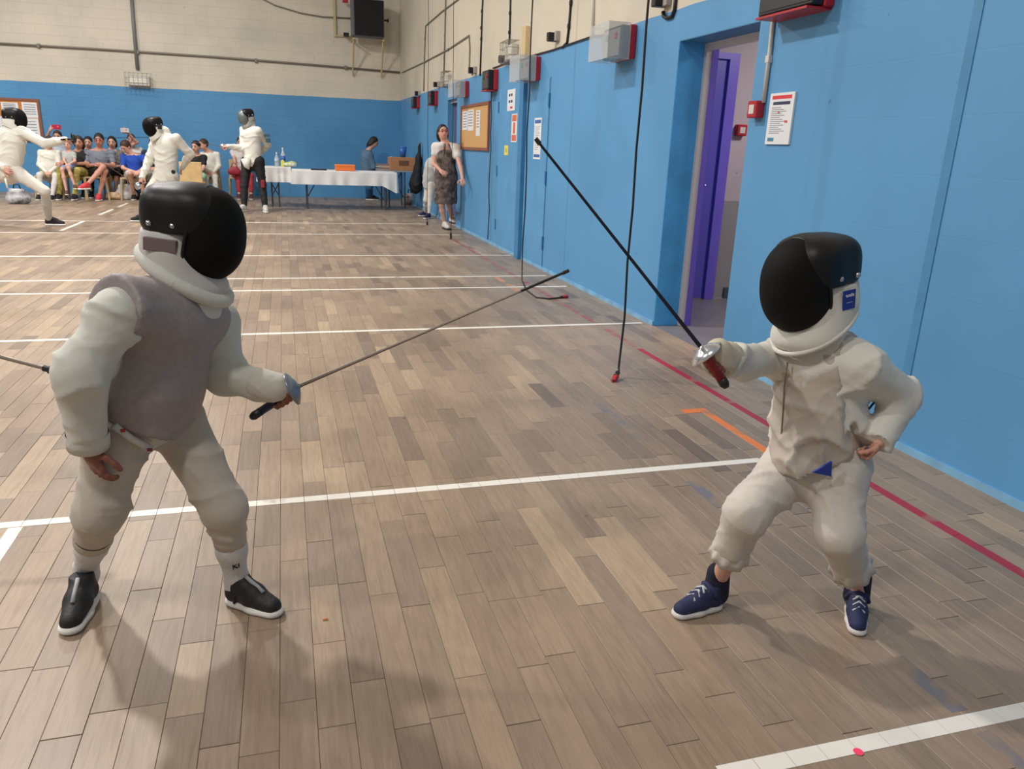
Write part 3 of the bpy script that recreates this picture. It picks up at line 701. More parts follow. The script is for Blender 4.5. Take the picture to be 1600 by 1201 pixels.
# hanging body wires
def hang(p, top, z_end, label, plug=True, tail=None, r=.007):
    o = empty('hanging_wire', (p[0], p[1], 0 if tail is not None else z_end), label, 'wire', 'hanging wires with red connectors')
    pts = [(p[0], p[1], top)]
    n = 10; rr = random.Random(int(p[1]*100))
    for k in range(1, n+1):
        z = top+(z_end-top)*k/n; pts.append((p[0]+rr.uniform(-.008, .008), p[1]+rr.uniform(-.008, .008), z))
    if tail is not None: pts += [tuple(t) for t in tail]
    MB().tube(pts, r, 8).build('cord', M_dark, o, True)
    e = np.array(pts[-1]); d = unit(e-np.array(pts[-2]))
    if plug:
        MB().lathe(e-d*.03, d, [(0, r), (.005, .014), (.04, .016), (.045, .012)], 12).build('strain_relief', M_black, o, True)
        side = unit(np.cross(d, (0.3, 1, .2)))
        MB().bbox(e+d*.035+side*.004, (.03, .013, .016), np.stack([d, side, np.cross(d, side)], 1), .3).build('connector', M_red if plug == 1 else M_black, o)
        for s_ in (-.012, 0, .015): MB().tube([e+d*.06+side*s_, e+d*.085+side*s_], .003, 6).build('pin', MATS['steel'], o)
p = fl(966, 588)
hang((p[0], p[1]), 3.2, .06, 'near black wire hanging to the floor with a red connector', 1, [(p[0]-.008, p[1]-.02, .045), (p[0]-.035, p[1]-.05, .03)])
p = fl(815, 440); t = [fl(q[0], q[1], .008) for q in ((822, 452), (838, 464), (858, 466), (878, 464))]
hang((p[0], p[1]), 3.6, .02, 'wire in front of the post trailing along the floor to a red connector', 1, t)
p = fl(775, 380); hang((WX-.03, p[1]), 2.1, .06, 'black wire hanging down the blue wall left of the post', 0)
p = at(705, 366, 10.95); hang((p[0], p[1]), 3.6, p[2], 'wire ending in a black plug in front of the woman in the dress', 2, r=.004)
p = at(668, 348, 13.1); hang((p[0], p[1]), 3.6, p[2], 'wire ending in a black plug left of the woman in the dress', 2, r=.004)

# ------------------------------------------------------------------ people: shared builders
Z = V(0, 0, 1)
M_skin = mat('skin', (212, 162, 142), .55, var=.06, vscale=20); M_skin2 = mat('skin_tan', (196, 142, 122), .55, var=.06, vscale=20); M_skin_d = mat('skin_dark', (128, 78, 62), .55, var=.06, vscale=20)
M_eye = mat('eye_dark', (38, 28, 24), .3); M_lip = mat('lips', (170, 92, 86), .5)
M_jacket = mat('fencing_white', (222, 221, 212), .8, var=.04, vscale=6, bump=.12, bscale=22)
M_mesh = mat('visor_mesh', (9, 9, 10), .8, spec=.2); M_shell = mat('mask_black', (14, 14, 15), .45, spec=.35); M_steelmesh = mat('visor_steel', (120, 130, 130), .35, .5)
M_sole = mat('sole_white', (222, 220, 214), .6); M_navy = mat('navy_fabric', (34, 42, 84), .75, var=.1, vscale=40); M_blackf = mat('black_fabric', (26, 25, 27), .8, bump=.1, bscale=60)

def shoe(parent, heel, d, L_, m_up, m_sole, res=.008, style=None, lift=0.0, m_det=None):
    d = unit(V(d[0], d[1], 0)); h = V(heel[0], heel[1], lift); la = np.cross(Z, d)
    P = lambda x, y, z: h+d*x*L_+la*y*L_+Z*z*L_
    pr = [rc(P(.17, 0, .20), P(.50, 0, .24), .17*L_, .165*L_, .04*L_, (la, 1.0)), rc(P(.48, 0, .20), P(.82, 0, .13), .18*L_, .14*L_, .06*L_, None),
          rc(P(.19, 0, .22), P(.21, 0, .44), .175*L_, .165*L_, .05*L_, (la, .95)), rc(P(.25, 0, .38), P(.5, 0, .26), .15*L_, .14*L_, .05*L_)]
    up = smooth_obj('shoe', pr, res, m_up, parent, [plane(P(0, 0, .09), -Z), plane(P(.2, 0, .47), Z-.12*d)])
    so = [rc(P(.17, 0, .06), P(.55, 0, .055), .185*L_, .175*L_, .04*L_, (Z, .5)), rc(P(.55, 0, .055), P(.83, 0, .06), .19*L_, .165*L_, .04*L_, (Z, .5))]
    smooth_obj('sole', so, res, m_sole, up, [plane(P(0, 0, 0), -Z), plane(P(0, 0, .13), Z)])
    if style == 'strap':
        MB().tube([P(.36, 0, .50), P(.46, 0, .44), P(.56, 0, .39), P(.68, 0, .325)], .030*L_, 8).build('strap', m_det, up, True)
        MB().tube([P(.30, .0, .35), P(.30, -.15, .26), P(.27, -.175, .12)], .02*L_, 8).build('tongue_seam', MATS['mask_black'], up, True)
        b = MB(); b.lathe(P(.02, 0, .40), d*.3+Z, [(-.09*L_, .04*L_), (.06*L_, .045*L_), (.08*L_, .02*L_)], 10); b.build('heel_tab', m_up, up, True)
    if style == 'laces':
        for k, x in enumerate((.42, .51, .60)):
            zz = .465-.055*k
            b = MB(); b.tube([P(x-.05, -.10, zz-.045), P(x, 0, zz+.012), P(x+.05, .10, zz-.05)], .018*L_, 6); b.tube([P(x+.05, -.10, zz-.05), P(x, 0, zz+.016), P(x-.05, .10, zz-.045)], .018*L_, 6); b.build('lace', m_det, up, True)
        MB().tube([P(.24, -.18, .30), P(.28, -.14, .42), P(.34, 0, .50), P(.28, .14, .42), P(.24, .18, .30)], .05*L_, 8).build('ankle_strap', m_up, up, True)
    return up

def mask(parent, c, fwd, s=1.0, m_vis=None, res=.008, m_bib=None, patch=None, bib=True, m_back=None, slim=1.0, pipe=.007, m_pipe=None):
    R = frame(fwd); c = np.asarray(c, float)
    T = lambda x, y, z: c+R@(V(x, y, z*.88)*s)
    up = R[:, 2]; f = R[:, 1]; rt = R[:, 0]
    o = smooth_obj('mask', [el(T(0, -.030, .052), V(.098*slim, .098, .080)*s, R, .02, 3.0), el(T(0, .02, .05), V(.095*slim, .07, .074)*s, R, .03, 2.6)], res, m_back or M_shell, parent, [plane(T(0, 0, -.002), -up)])
    v = smooth_obj('visor', [el(T(0, .034, -.004), V(.101*slim, .108, .130)*s, R, .02, 2.25)], res, m_vis or M_mesh, o, [plane(T(0, .016, 0), -f+.16*up)])
    ring = [T(.101*slim*math.cos(a), .018+.024*math.sin(a), -.004+.146*math.sin(a)) for a in np.linspace(0, 2*math.pi+.1, 42)]
    MB().tube(ring, .005*s, 8, False).build('rim', M_shell, o, True)
    if bib:
        pr = [el(T(0, -.046, -.035), V(.093*slim, .084, .075)*s, R, .03, 2.6), el(T(0, -.030, -.10), V(.094, .082, .078)*s, R, .04), el(T(0, -.004, -.170), V(.102, .104, .058)*s, R, .04)]
        dn = unit(-.52*f-.85*up)
        smooth_obj('bib', pr, res, m_bib or M_jacket, o, [plane(T(0, 0, -.002), up), plane(T(0, -.125, -.075), dn), plane(T(0, 0, -.205), -up)])
        rg = [T(.103*math.cos(a), -.018+.112*math.sin(a), -.142-.066*math.sin(a)) for a in np.linspace(0, 2*math.pi+.1, 38)]
        MB().tube(rg, pipe*s, 10, False).build('bib_piping', m_pipe or m_bib or M_jacket, o, True)
    for sx in (-1, 1):
        MB().lathe(T(sx*.101*slim, -.015, .024), rt*sx, [(0, .008*s), (.004*s, .007*s), (.006*s, .001)], 10).build('rivet', MATS['steel'], o, True)
        MB().lathe(T(sx*.094*slim, -.080, .022), rt*sx, [(-.004*s, .008*s), (.003*s, .007*s), (.005*s, .001)], 10).build('rivet', MATS['steel'], o, True)
    if patch:
        sx = patch
        ctr = T(sx*.108*slim, -.040, -.043)
        q = MB().bbox(ctr, V(.002, .021, .026)*s, R, .3).build('label_patch', mat('label_blue', (28, 52, 140), .6), o)
        text_mesh('allstar', .0125*s, ctr+rt*sx*.0026*s+up*.013*s, -f*sx if sx < 0 else f, up, M_paper, 'label_text', o)
        text_mesh('-- ----', .009*s, ctr+rt*sx*.0026*s-up*.006*s, -f*sx if sx < 0 else f, up, M_paper, 'label_text', o)
    return o

def foil(name, guard, tip, pommel, label, cat='foil', m_blade=None, m_grip=None, m_guard=None, gr=.046, tape=0.0, dome=.02, group=None, tr=.0042, br=.0055):
    g = np.asarray(guard, float); t = np.asarray(tip, float); p = np.asarray(pommel, float)
    d = unit(t-g); r = empty(name, p, label, cat, group)
    L_ = np.linalg.norm(t-g)
    b = MB(); pts = [g, g+d*L_*.35, g+d*L_*(1-tape)]; b.tube(pts, [br, br*.77, br*.6], 6); b.build('blade', m_blade, r)
    if tape: MB().tube([g+d*L_*(1-tape), g+d*(L_-.02), g+d*(L_-.018), t], [tr, tr*.95, tr*1.3, tr*1.2], 8).build('tip_tape', M_black, r)
    else: MB().tube([t-d*.015, t], [.0055, .005], 8).build('tip', M_black, r)
    MB().lathe(g, d, [(-dome, gr), (-dome+.003, gr+.001), (-.006, gr*.62), (0, gr*.3), (.002, .008), (.006, .006)], 28).build('guard', m_guard, r, True)
    e = unit(p-g)
    MB().tube([g-d*.008, g+e*.03, g+(p-g)*.78], [.010, .013, .0115], 10).build('grip', m_grip, r, True)
    MB().tube([g+(p-g)*.78, p-e*.01, p], [.012, .0125, .008], 10).build('pommel', M_black, r, True)
    return r

def body_mesh(parent, J, s, skin, res, hands=('relax', 'relax'), hz=None, back=1, child=False, waist=1.0, core=1.0):
    """one continuous figure from the joints; returns the object"""
    fc = J['face']; R = frame(J['hface']); hc = J['hd']
    hs = s*(1.12 if child else 1.0)
    pr = [el(hc+R[:, 2]*.022*hs, V(.074, .094, .098)*hs, R, .02), el(hc-R[:, 2]*.045*hs+R[:, 1]*.022*hs, V(.055, .066, .062)*hs, R, .03),
          rc(hc+R[:, 1]*.094*hs-R[:, 2]*.0*hs, hc+R[:, 1]*.106*hs-R[:, 2]*.026*hs, .010*hs, .015*hs, .012),
          el(hc+R[:, 0]*.076*hs, V(.012, .022, .032)*hs, R, .008), el(hc-R[:, 0]*.076*hs, V(.012, .022, .032)*hs, R, .008)]
    nk = (J['sl']+J['sr'])/2+Z*.045*s
    pr += [rc(hc-Z*.04*hs-R[:, 1]*.01*hs, nk, .052*s, .058*s, .03), rc(nk, J['sl'], .055*s, .05*s, .04), rc(nk, J['sr'], .055*s, .05*s, .04)]
    ch = (J['sl']+J['sr'])/2-Z*.1*s; pv = (J['hl']+J['hr'])/2
    pr += [rc(ch, (ch+pv)/2, .148*s*core, .125*s*waist*core, .05, (fc, .72)), rc((ch+pv)/2, pv+Z*(.2*(1-core)), .125*s*waist*core, .142*s*waist*core, .05, (fc, .78)), rc(J['hl'], J['hr'], .085*s*core, .085*s*core, .05*core)]
    for a in 'lr':
        pr += [rc(J['s'+a], J['e'+a], .047*s, .038*s, .03), rc(J['e'+a], J['w'+a], .037*s, .025*s, .02)]
        pr += [rc(J['h'+a], J['k'+a], .078*s, .052*s, .04), rc(J['k'+a], J['k'+a]*.65+J['a'+a]*.35-unit(J['toe'+a])*.008*s, .047*s, .046*s, .03), rc(J['k'+a]*.65+J['a'+a]*.35-unit(J['toe'+a])*.008*s, J['a'+a], .046*s, .032*s, .03),
               rc(J['a'+a], J['a'+a]+unit(J['toe'+a])*.12*s-Z*.042*s, .033*s, .024*s, .02)]
    ex = []
    for i, a in enumerate('lr'):
        if hands[i] is None: continue
        x = unit(J['w'+a]-J['e'+a]); zz = (hz[i] if hz else fc*.6+Z*.5)
        ex.append(place_hand(H_GRIP if hands[i] == 'grip' else H_RELAX, J['w'+a]-x*.01*s, x, zz, s*.95, (a == 'r') == (fc[1] < 0)))
    o = smooth_obj('body', pr, res, skin, parent, extra=ex)
    return o, R, hs

def head_details(parent, J, R, hs, hair, hmat, glasses=False, res=.01):
    hc = J['hd']; r_, f, u = R[:, 0], R[:, 1], R[:, 2]
    b = MB(); br = MB()
    for sx in (-1, 1):
        e = hc+r_*sx*.032*hs+f*.088*hs+u*.012*hs
        b.lathe(e-f*.004*hs, f, [(0, .012*hs), (.006*hs, .010*hs), (.009*hs, .001)], 8)
        br.tube([e-r_*.016*hs+u*.02*hs+f*.003*hs, e+u*.025*hs+f*.006*hs, e+r_*.016*hs+u*.02*hs+f*.003*hs], .0035*hs, 5)
    b.build('eyes', M_eye, parent); br.build('eyebrows', hmat, parent)
    q = hc+f*.083*hs-u*.058*hs; MB().tube([q-r_*.024*hs-f*.006*hs, q+f*.004*hs, q+r_*.024*hs-f*.006*hs], .006*hs, 6).build('mouth', M_lip, parent, True)
    if glasses:
        g = MB()
        for sx in (-1, 1):
            c = hc+r_*sx*.034*hs+f*.104*hs+u*.010*hs
            g.tube([c+(r_*math.cos(a)*.027+u*math.sin(a)*.02)*hs for a in np.linspace(0, 2*math.pi, 15)], .003*hs, 5, False)
            g.tube([c+r_*sx*.027*hs, hc+r_*sx*.08*hs+u*.012*hs], .003*hs, 5)
        g.build('glasses', M_red if glasses == 'red' else M_black, parent)
    if hair:
        pr = [el(hc+u*.034*hs-f*.012*hs, V(.086, .102, .104)*hs, R, .02)]
        cut = [plane(hc+f*.062*hs+u*.055*hs, f*1.0-u*.75)]
        if hair == 'short': cut.append(plane(hc-u*.03*hs, -u+.3*f))
        if hair in ('bob', 'long'):
            pr += [el(hc-f*.035*hs-u*.05*hs, V(.098, .075, .11)*hs, R, .04)]
            cut.append(carve(el(hc+f*.075*hs-u*.02*hs, V(.068, .08, .10)*hs, R)))
        if hair == 'long': pr += [rc(hc-f*.06*hs-u*.08*hs, hc-f*.07*hs-u*.26*hs, .07*hs, .04*hs, .05)]
        if hair == 'bun': pr += [el(hc-f*.11*hs+u*.03*hs, V(.04, .04, .04)*hs, R, .01)]; cut.append(plane(hc-u*.05*hs, -u+.4*f))
        smooth_obj('hair', pr, res, hmat, parent, cut)

def person(label, Yb, pts, s=1.0, face=(0, -1), hpitch=-.1, top=None, bot=None, shoes=None, skin=None, hair='short', hmat=None, msk=None,
           hands=('relax', 'relax'), hz=None, group=None, res=.013, skirt=None, socks=None, toes=None, hface=None, child=False, glasses=False, loose=1.0, sole=None, cat='person', waist=1.0, collar=True):
    skin = skin or M_skin; hmat = hmat or mat('hair_dark', (38, 28, 24), .6, bump=.3, bscale=60)
    J = {}
    for k, q in pts.items():
        if k in ('al', 'ar') and len(q) == 2: J[k] = fl(*q)+Z*.085*s
        else: J[k] = at(q[0], q[1], Yb+(q[2] if len(q) > 2 else 0))
    fc = unit(V(face[0], face[1], 0)); J['face'] = fc
    hf = hface or (face[0], face[1]); J['hface'] = unit(V(hf[0], hf[1], hpitch*np.hypot(*hf)))
    tl = toes or (face, face); J['toel'] = V(*tl[0], 0); J['toer'] = V(*tl[1], 0)
    pv = (J['hl']+J['hr'])/2
    root = empty('person', (pv[0], pv[1], 0), label, cat, group)
    _, R, hs = body_mesh(root, J, s, skin, res, hands, hz, child=child, waist=waist)
    nk = (J['sl']+J['sr'])/2+Z*.045*s; ch = (J['sl']+J['sr'])/2-Z*.1*s
    g = loose
    if top:
        m, sl = top; pr = [rc(nk-Z*.02*s, J['sl'], .05*s, .066*s, .05), rc(nk-Z*.02*s, J['sr'], .05*s, .066*s, .05),
              rc(ch, (ch+pv)/2, .162*s*g, .148*s*g*waist, .05, (fc, .78)), rc((ch+pv)/2, pv+Z*.02*s, .148*s*g*waist, .156*s*g*waist, .05, (fc, .8))]
        cuts = []
        for a in 'lr':
            e1 = J['s'+a]+(J['e'+a]-J['s'+a])*min(1, sl); pr.append(rc(J['s'+a], e1, .062*s*g, .055*s*g, .03))
            if sl > 1: e2 = J['e'+a]+(J['w'+a]-J['e'+a])*min(1, sl-1); pr.append(rc(J['e'+a], e2, .053*s*g, .037*s*g, .025))
        if collar is not True: pr.append(rc(nk-Z*.02*s, nk+Z*.075*s, .07*s, .066*s, .04))
        if collar is True: cuts.append(carve(rc(nk+Z*.02*s, J['hd'], .058*s, .075*s)))
        smooth_obj('top', pr, res, m, root, cuts, [(.011*s, .13*s, (.3, .3, 1), int(abs(pv[0])*100))])
    if bot:
        m, ln = bot; pr = [rc(pv+Z*.07*s, pv-Z*.02*s, .148*s*waist, .15*s*waist, .05, (fc, .82)), rc(J['hl'], J['hr'], .098*s, .098*s, .05)]
        for a in 'lr':
            e1 = J['h'+a]+(J['k'+a]-J['h'+a])*min(1, ln); pr.append(rc(J['h'+a], e1, .097*s, .082*s if ln < 1 else .066*s, .04))
            if ln > 1: e2 = J['k'+a]+(J['a'+a]-J['k'+a])*min(1, ln-1); pr.append(rc(J['k'+a], e2, .066*s, .052*s, .03))
        smooth_obj('trousers' if ln > 1.2 else 'shorts', pr, res, m, root, (), [(.005*s, .1*s, (.2, .2, 1), int(abs(pv[0])*77))])
    if skirt:
        m, dz = skirt; w = pv+Z*.08*s
        kk = (J['kl']+J['kr'])/2
        pr = [rc(w, pv, .14*s, .165*s, .05, (fc, .82)), rc(pv, pv+(kk-pv)*dz, .165*s, .17*s, .06, (np.cross(fc, Z) if abs(kk[2]-pv[2]) < .15 else fc, .8 if abs(kk[2]-pv[2]) > .15 else 1))]
        smooth_obj('skirt', pr, res, m, root, (), [(.008*s, .09*s, (1, .6, .1), 5)])
    if socks:
        for a in 'lr': smooth_obj('sock', [rc(J['k'+a]*.95+J['a'+a]*.05, J['k'+a]*.6+J['a'+a]*.4, .058*s, .060*s, .02), rc(J['k'+a]*.6+J['a'+a]*.4, J['a'+a], .060*s, .041*s, .02)], res*.8, socks, root)
    if shoes:
        for a in 'lr':
            d = unit(J['toe'+a]); an = J['a'+a]; shoe(root, an-d*.055*s, d, .265*s, shoes, sole or M_sole, res*.7, lift=max(0, an[2]-.085*s))
    if msk: mask(root, J['hd'], J['hface'], msk.get('s', 1.05*s), msk.get('vis'), .011, msk.get('bib'), None, m_back=msk.get('back'))
    else: head_details(root, J, R, hs, hair, hmat, glasses, res*.8)
    return root, J

# ------------------------------------------------------------------ the two young fencers
M_kidA = mat('jacket_offwhite', (200, 200, 191), .8, var=.05, vscale=5, bump=.2, bscale=14)
M_vestA = mat('lame_mauve_grey', (150, 141, 141), .6, .15, var=.07, vscale=60, bump=.08, bscale=200)
M_breA = mat('breeches_beige', (186, 177, 165), .85, var=.05, vscale=5, bump=.2, bscale=16)
M_sock = mat('sock_white', (205, 203, 200), .9, bump=.15, bscale=150)
M_bibA = mat('bib_grey', (196, 193, 188), .8, var=.06, vscale=12)
M_strap = mat('strap_grey', (168, 168, 172), .6)
def join_hand(o, v, f, skin):
    """adds the finely meshed hand to the one body mesh"""
    me = o.data; base = np.array(o.parent.location); n = len(me.vertices)
    vs0 = [tuple(q.co) for q in me.vertices]+[tuple(q) for q in (np.asarray(v)-base)]
    fs0 = [tuple(p_.vertices) for p_ in me.polygons]; k0 = len(fs0); fs0 += [tuple(int(i)+n for i in q) for q in f]
    idx = [p_.material_index for p_ in me.polygons]
    if skin.name not in [m_.name for m_ in me.materials]: me.materials.append(skin)
    mi = [m_.name for m_ in me.materials].index(skin.name)
    me.clear_geometry(); me.from_pydata(vs0, [], fs0)
    me.polygons.foreach_set('use_smooth', [True]*len(fs0)); me.polygons.foreach_set('material_index', idx+[mi]*(len(fs0)-k0)); me.update()
def fencer_left():
    P = at
    shA, elA, wrA = P(186, 488, 1.95), P(126, 582, 1.90), P(138, 692, 1.95)
    shB, elB, wrB = P(340, 505, 2.24), P(352, 585, 2.20), P(420, 603, 2.12)
    nk, hc = P(292, 440, 2.12), P(301, 360, 2.12)
    chest, belly, pel = P(264, 528, 2.10), P(231, 605, 2.10), P(222, 655, 2.12)
    hA, kA, aA = P(188, 668, 2.07), P(154, 800, 2.02), fl(140, 925)+Z*.075
    hB, kB, aB = P(278, 664, 2.17), P(352, 795, 2.04), fl(372, 940)+Z*.075
    fc = unit(V(.70, -.71, 0)); lat = unit(np.cross(Z, fc))
    root = empty('person', (pel[0], pel[1], 0), 'child fencer at left in grey vest and black mask, foil held low', 'person', 'young fencers in the foreground')
    s = .72
    J = dict(hd=hc, sl=shA, sr=shB, el=elA, er=elB, wl=wrA, wr=wrB, hl=hA, hr=hB, kl=kA, kr=kB, al=aA, ar=aB, face=fc, hface=unit(V(.95, -.25, -.10)),
             toel=fl(112, 985)-fl(141, 930), toer=fl(448, 966)-fl(358, 936))
    guard = P(466, 603, 2.10); tip = P(889, 422, 2.02); pom = P(392, 652, 2.13)
    gd = unit(tip-guard)
    body_mesh(root, J, s, M_skin_d, .010, (None, None), child=True, core=.72)
    # hands: part of the skin figure, finer mesh
    v1, f1 = place_hand(H_RELAX, wrA+unit(wrA-elA)*.012, V(.22, -.1, -1), V(-.75, -.65, -.1), .70, False)
    bd = root.children[0]
    hx = unit(gd*.5-Z*.35+V(.1, -.2, 0)); 
    join_hand(bd, v1, f1, M_skin_d)
    # jacket
    pr = [rc(chest+Z*.03, belly, .112, .124, .05, (fc, .78)), rc(belly, pel+Z*.02, .124, .118, .05, (fc, .82)), rc(shA, shB, .054, .050, .06),
          rc(nk-Z*.05, nk+Z*.045, .085, .064, .04)]
    arms = [rc(shA, elA, .056, .058, .035), rc(elA, wrA, .057, .045, .03), rc(shB, elB, .060, .054, .035), rc(elB, wrB, .052, .041, .03)]
    smooth_obj('jacket', pr+arms, .0075, M_kidA, root, [lcut(wrA+unit(wrA-elA)*.004, unit(wrA-elA), .1), plane(P(230, 690, 2.1), V(0, 0, -1))],
               [(.0080, .11, unit(elA-shA)+.25*lat, 11), (.0018, .05, (.3, .5, 1), 4)])
    MB().lathe(wrA-unit(wrA-elA)*.004, unit(wrA-elA), [(-.03, .0475), (-.012, .049), (.010, .048), (.010, .042), (-.03, .040)], 26).build('cuff', M_kidA, root, True)
    # lame vest, sleeveless
    pv = [rc(chest+Z*.03, belly, .131, .138, .05, (fc, .82)), rc(belly, pel+Z*.0, .138, .128, .05, (fc, .86)), rc(shA*.97+shB*.03+Z*.014, shB*.85+shA*.15+Z*.012, .079, .066, .06), rc(pel, P(238, 690, 2.03), .12, .055, .05, (fc, .8))]
    toA = unit(shA-(shA+shB)/2)
    smooth_obj('lame_vest', pv, .007, M_vestA, root, [plane(shA+toA*.012, toA-.15*Z), plane(shB+toA*.012, -toA), plane(P(150, 652, 1.98), unit(V(-.55, 0, -1))), plane(P(330, 640, 2.1), unit(V(.62, 0, -1))), carve(rc(nk-Z*.0, nk+Z*.12, .086, .12))],
               [(.0028, .16, (.5, .2, 1), 21)])
    # piping of the armhole
    ring = []
    M_pip = mat('vest_edge', (120, 108, 106), .8)
    mk = mask(root, hc, J['hface'], .92, None, .006, M_bibA, None, pipe=.021, m_pipe=M_kidA)
    R = frame(J['hface']); T = lambda x, y, z: hc+R@(V(x, y, z)*.92)
    MB().bbox(T(.097, -.048, -.034), (.006, .040, .016), R, .3).build('velcro_patch', mat('velcro_brown', (112, 96, 96), .9), mk)
    # breeches
    hemA = kA*.60+aA*.40; hemB = kB*.62+aB*.38
    pr = [rc(pel+Z*.05, pel+Z*.035, .125, .12, .05, (fc, .86)), rc(hA+Z*.02, hB+Z*.02, .066, .064, .03), rc(hA, kA, .083, .060, .025), rc(kA, hemA, .059, .048, .03), rc(hB, kB, .079, .056, .025), rc(kB, hemB, .057, .044, .03)]
    smooth_obj('breeches', pr, .0075, M_breA, root, [plane(pel+Z*.05, Z)], [(.0065, .11, (.25, .1, 1), 8), (.0030, .05, (.6, .2, .8), 9)])
    for h, k, r in ((hemA, kA, .049), (hemB, kB, .044)):
        ax = unit(h-k); MB().lathe(h, ax, [(-.02, r*1.02), (0, r*1.04), (.02, r), (.022, r*.8)], 24).build('leg_band', M_breA, root, True)
    for k, a, h in ((kA, aA, hemA), (kB, aB, hemB)):
        sk = smooth_obj('sock', [rc(k*.8+a*.2, k*.45+a*.55, .040, .041, .02), rc(k*.45+a*.55, a+Z*.01, .041, .031, .02), rc(a+Z*.01, a-Z*.02, .031, .034, .02)], .006, M_sock, root, (), [(.0015, .03, (0, 0, 1), 3)])
    axb = unit(kB-aB); q = aB+axb*.075; fr = unit(V(.25, -1, 0)); text_mesh('KI', .024, q+fr*.0405, unit(np.cross(axb, fr))*-1 if np.cross(axb, fr)[0] < 0 else np.cross(axb, fr), axb, M_black, 'sock_letters', sk, .002)
    # red tagged strap under the vest
    MB().tube([P(178, 664, 1.97), P(205, 684, 1.985), P(236, 701, 2.0)], .010, 8).build('crotch_strap', M_kidA, root, True)
    MB().bbox(P(192, 672, 1.965), (.005, .003, .004)).build('strap_tag', M_red, root); MB().bbox(P(234, 702, 1.985), (.006, .004, .003)).build('strap_clip', mat('tag_dark_red', (120, 40, 40), .6), root)
    shoe(root, fl(141, 930), fl(112, 985)-fl(141, 930), .205, mat('shoe_black', (24, 24, 26), .6, bump=.1, bscale=120), M_sole, .0045, 'strap', 0, M_strap)
    shoe(root, fl(358, 936), fl(448, 966)-fl(358, 936), .195, MATS['shoe_black'], M_sole, .0045, 'strap', 0, M_strap)
    # weapon hand: fingers closed round the grip
    ax = unit(pom-guard); hp = guard+ax*.035
    grip_hand(root, bd, hp, ax, wrB, M_skin_d, .72, 1)
    gl = [rc(wrB-unit(wrB-elB)*.03, wrB+unit(hp-wrB)*.02, .044, .036, .02), rc(wrB, hp+Z*.02-ax*.0, .036, .025, .03)]
    smooth_obj('glove', gl, .005, mat('glove_white', (205, 200, 190), .8), root, [carve(rc(hp+ax*.09, hp-ax*.05, .017, .017))], [(.002, .03, (1, .2, .4), 6)])
    foil('foil', guard, tip, pom, 'foil with pale blade and blue grip in the left child\'s hand', 'foil', mat('blade_pale', (128, 116, 106), .4, .6), mat('grip_blue', (26, 36, 70), .5), mat('guard_blue_grey', (130, 138, 150), .35, .6), .047, .18)
    return root
def grip_hand(root, bd, c, ax, wrist, skin, s, side):
    """four fingers and a thumb wrapped round a grip along ax, palm towards the wrist"""
    toW = np.asarray(wrist)-c; toW = unit(toW-ax*(toW@ax)); b = np.cross(ax, toW)*side
    pr = [rc(wrist, c+toW*.035*s+ax*.02, .026*s, .03*s, .02), rc(c+toW*.032*s-ax*.002, c+toW*.032*s+ax*.062*s, .022*s, .021*s, .02)]
    for i in range(4):
        o = c+ax*(.004+.0205*i)*s; r = (.0098, .0102, .0098, .0088)[i]*s; R_ = (.026, .027, .026, .024)[i]*s
        prev = o+toW*.030*s+b*.012*s
        for a in (50, 95, 145, 200, 240):
            t = math.radians(a); q = o+(toW*math.cos(t)+b*math.sin(t))*R_; pr.append(rc(prev, q, r, r*.97, .003)); prev = q
    prev = c+toW*.03*s+ax*.012*s-b*.012*s
    for a, e in ((-50, -.004), (-95, -.012), (-140, -.014)):
        t = math.radians(a); q = c+ax*e*s+(toW*math.cos(t)+b*math.sin(t))*.028*s; pr.append(rc(prev, q, .0115*s, .0105*s, .004)); prev = q
    v, f = sdf(pr, .0042); join_hand(bd, v, f, skin)

M_kidB = mat('jacket_cream', (212, 209, 200), .8, var=.05, vscale=5, bump=.2, bscale=15)
M_vestB = mat('vest_beige', (186, 176, 165), .75, var=.06, vscale=7, bump=.2, bscale=12)
M_breB = mat('breeches_white', (202, 195, 186), .85, var=.05, vscale=5, bump=.2, bscale=15)
def ruffle(parent, c, axis, r, h, m, n=9, amp=.0045):
    a = unit(axis); u = unit(np.cross(a, (0, 1, .2))); w = np.cross(a, u); v = []; f = []; N = 88
    for i, (t, rr, am) in enumerate([(-.035, r*.82, 0), (-.016, r*1.0, .05), (h*.4, r*1.06, .7), (h, r*1.12, 1), (h, r*1.02, .9), (0, r*.85, .1)]):
        for k in range(N):
            th = 2*math.pi*k/N; q = rr+amp*am*math.sin(n*th+.6*math.sin(2*th)); dz = .004*am*math.sin(n*th*1.0+1+th)
            v.append(np.asarray(c)+a*(t+dz)+u*q*math.cos(th)+w*q*math.sin(th))
    for i in range(5):
        for k in range(N): f.append((i*N+k, i*N+(k+1) % N, (i+1)*N+(k+1) % N, (i+1)*N+k))
    return mesh_obj('hem_ruffle', v, f, m, parent, True)
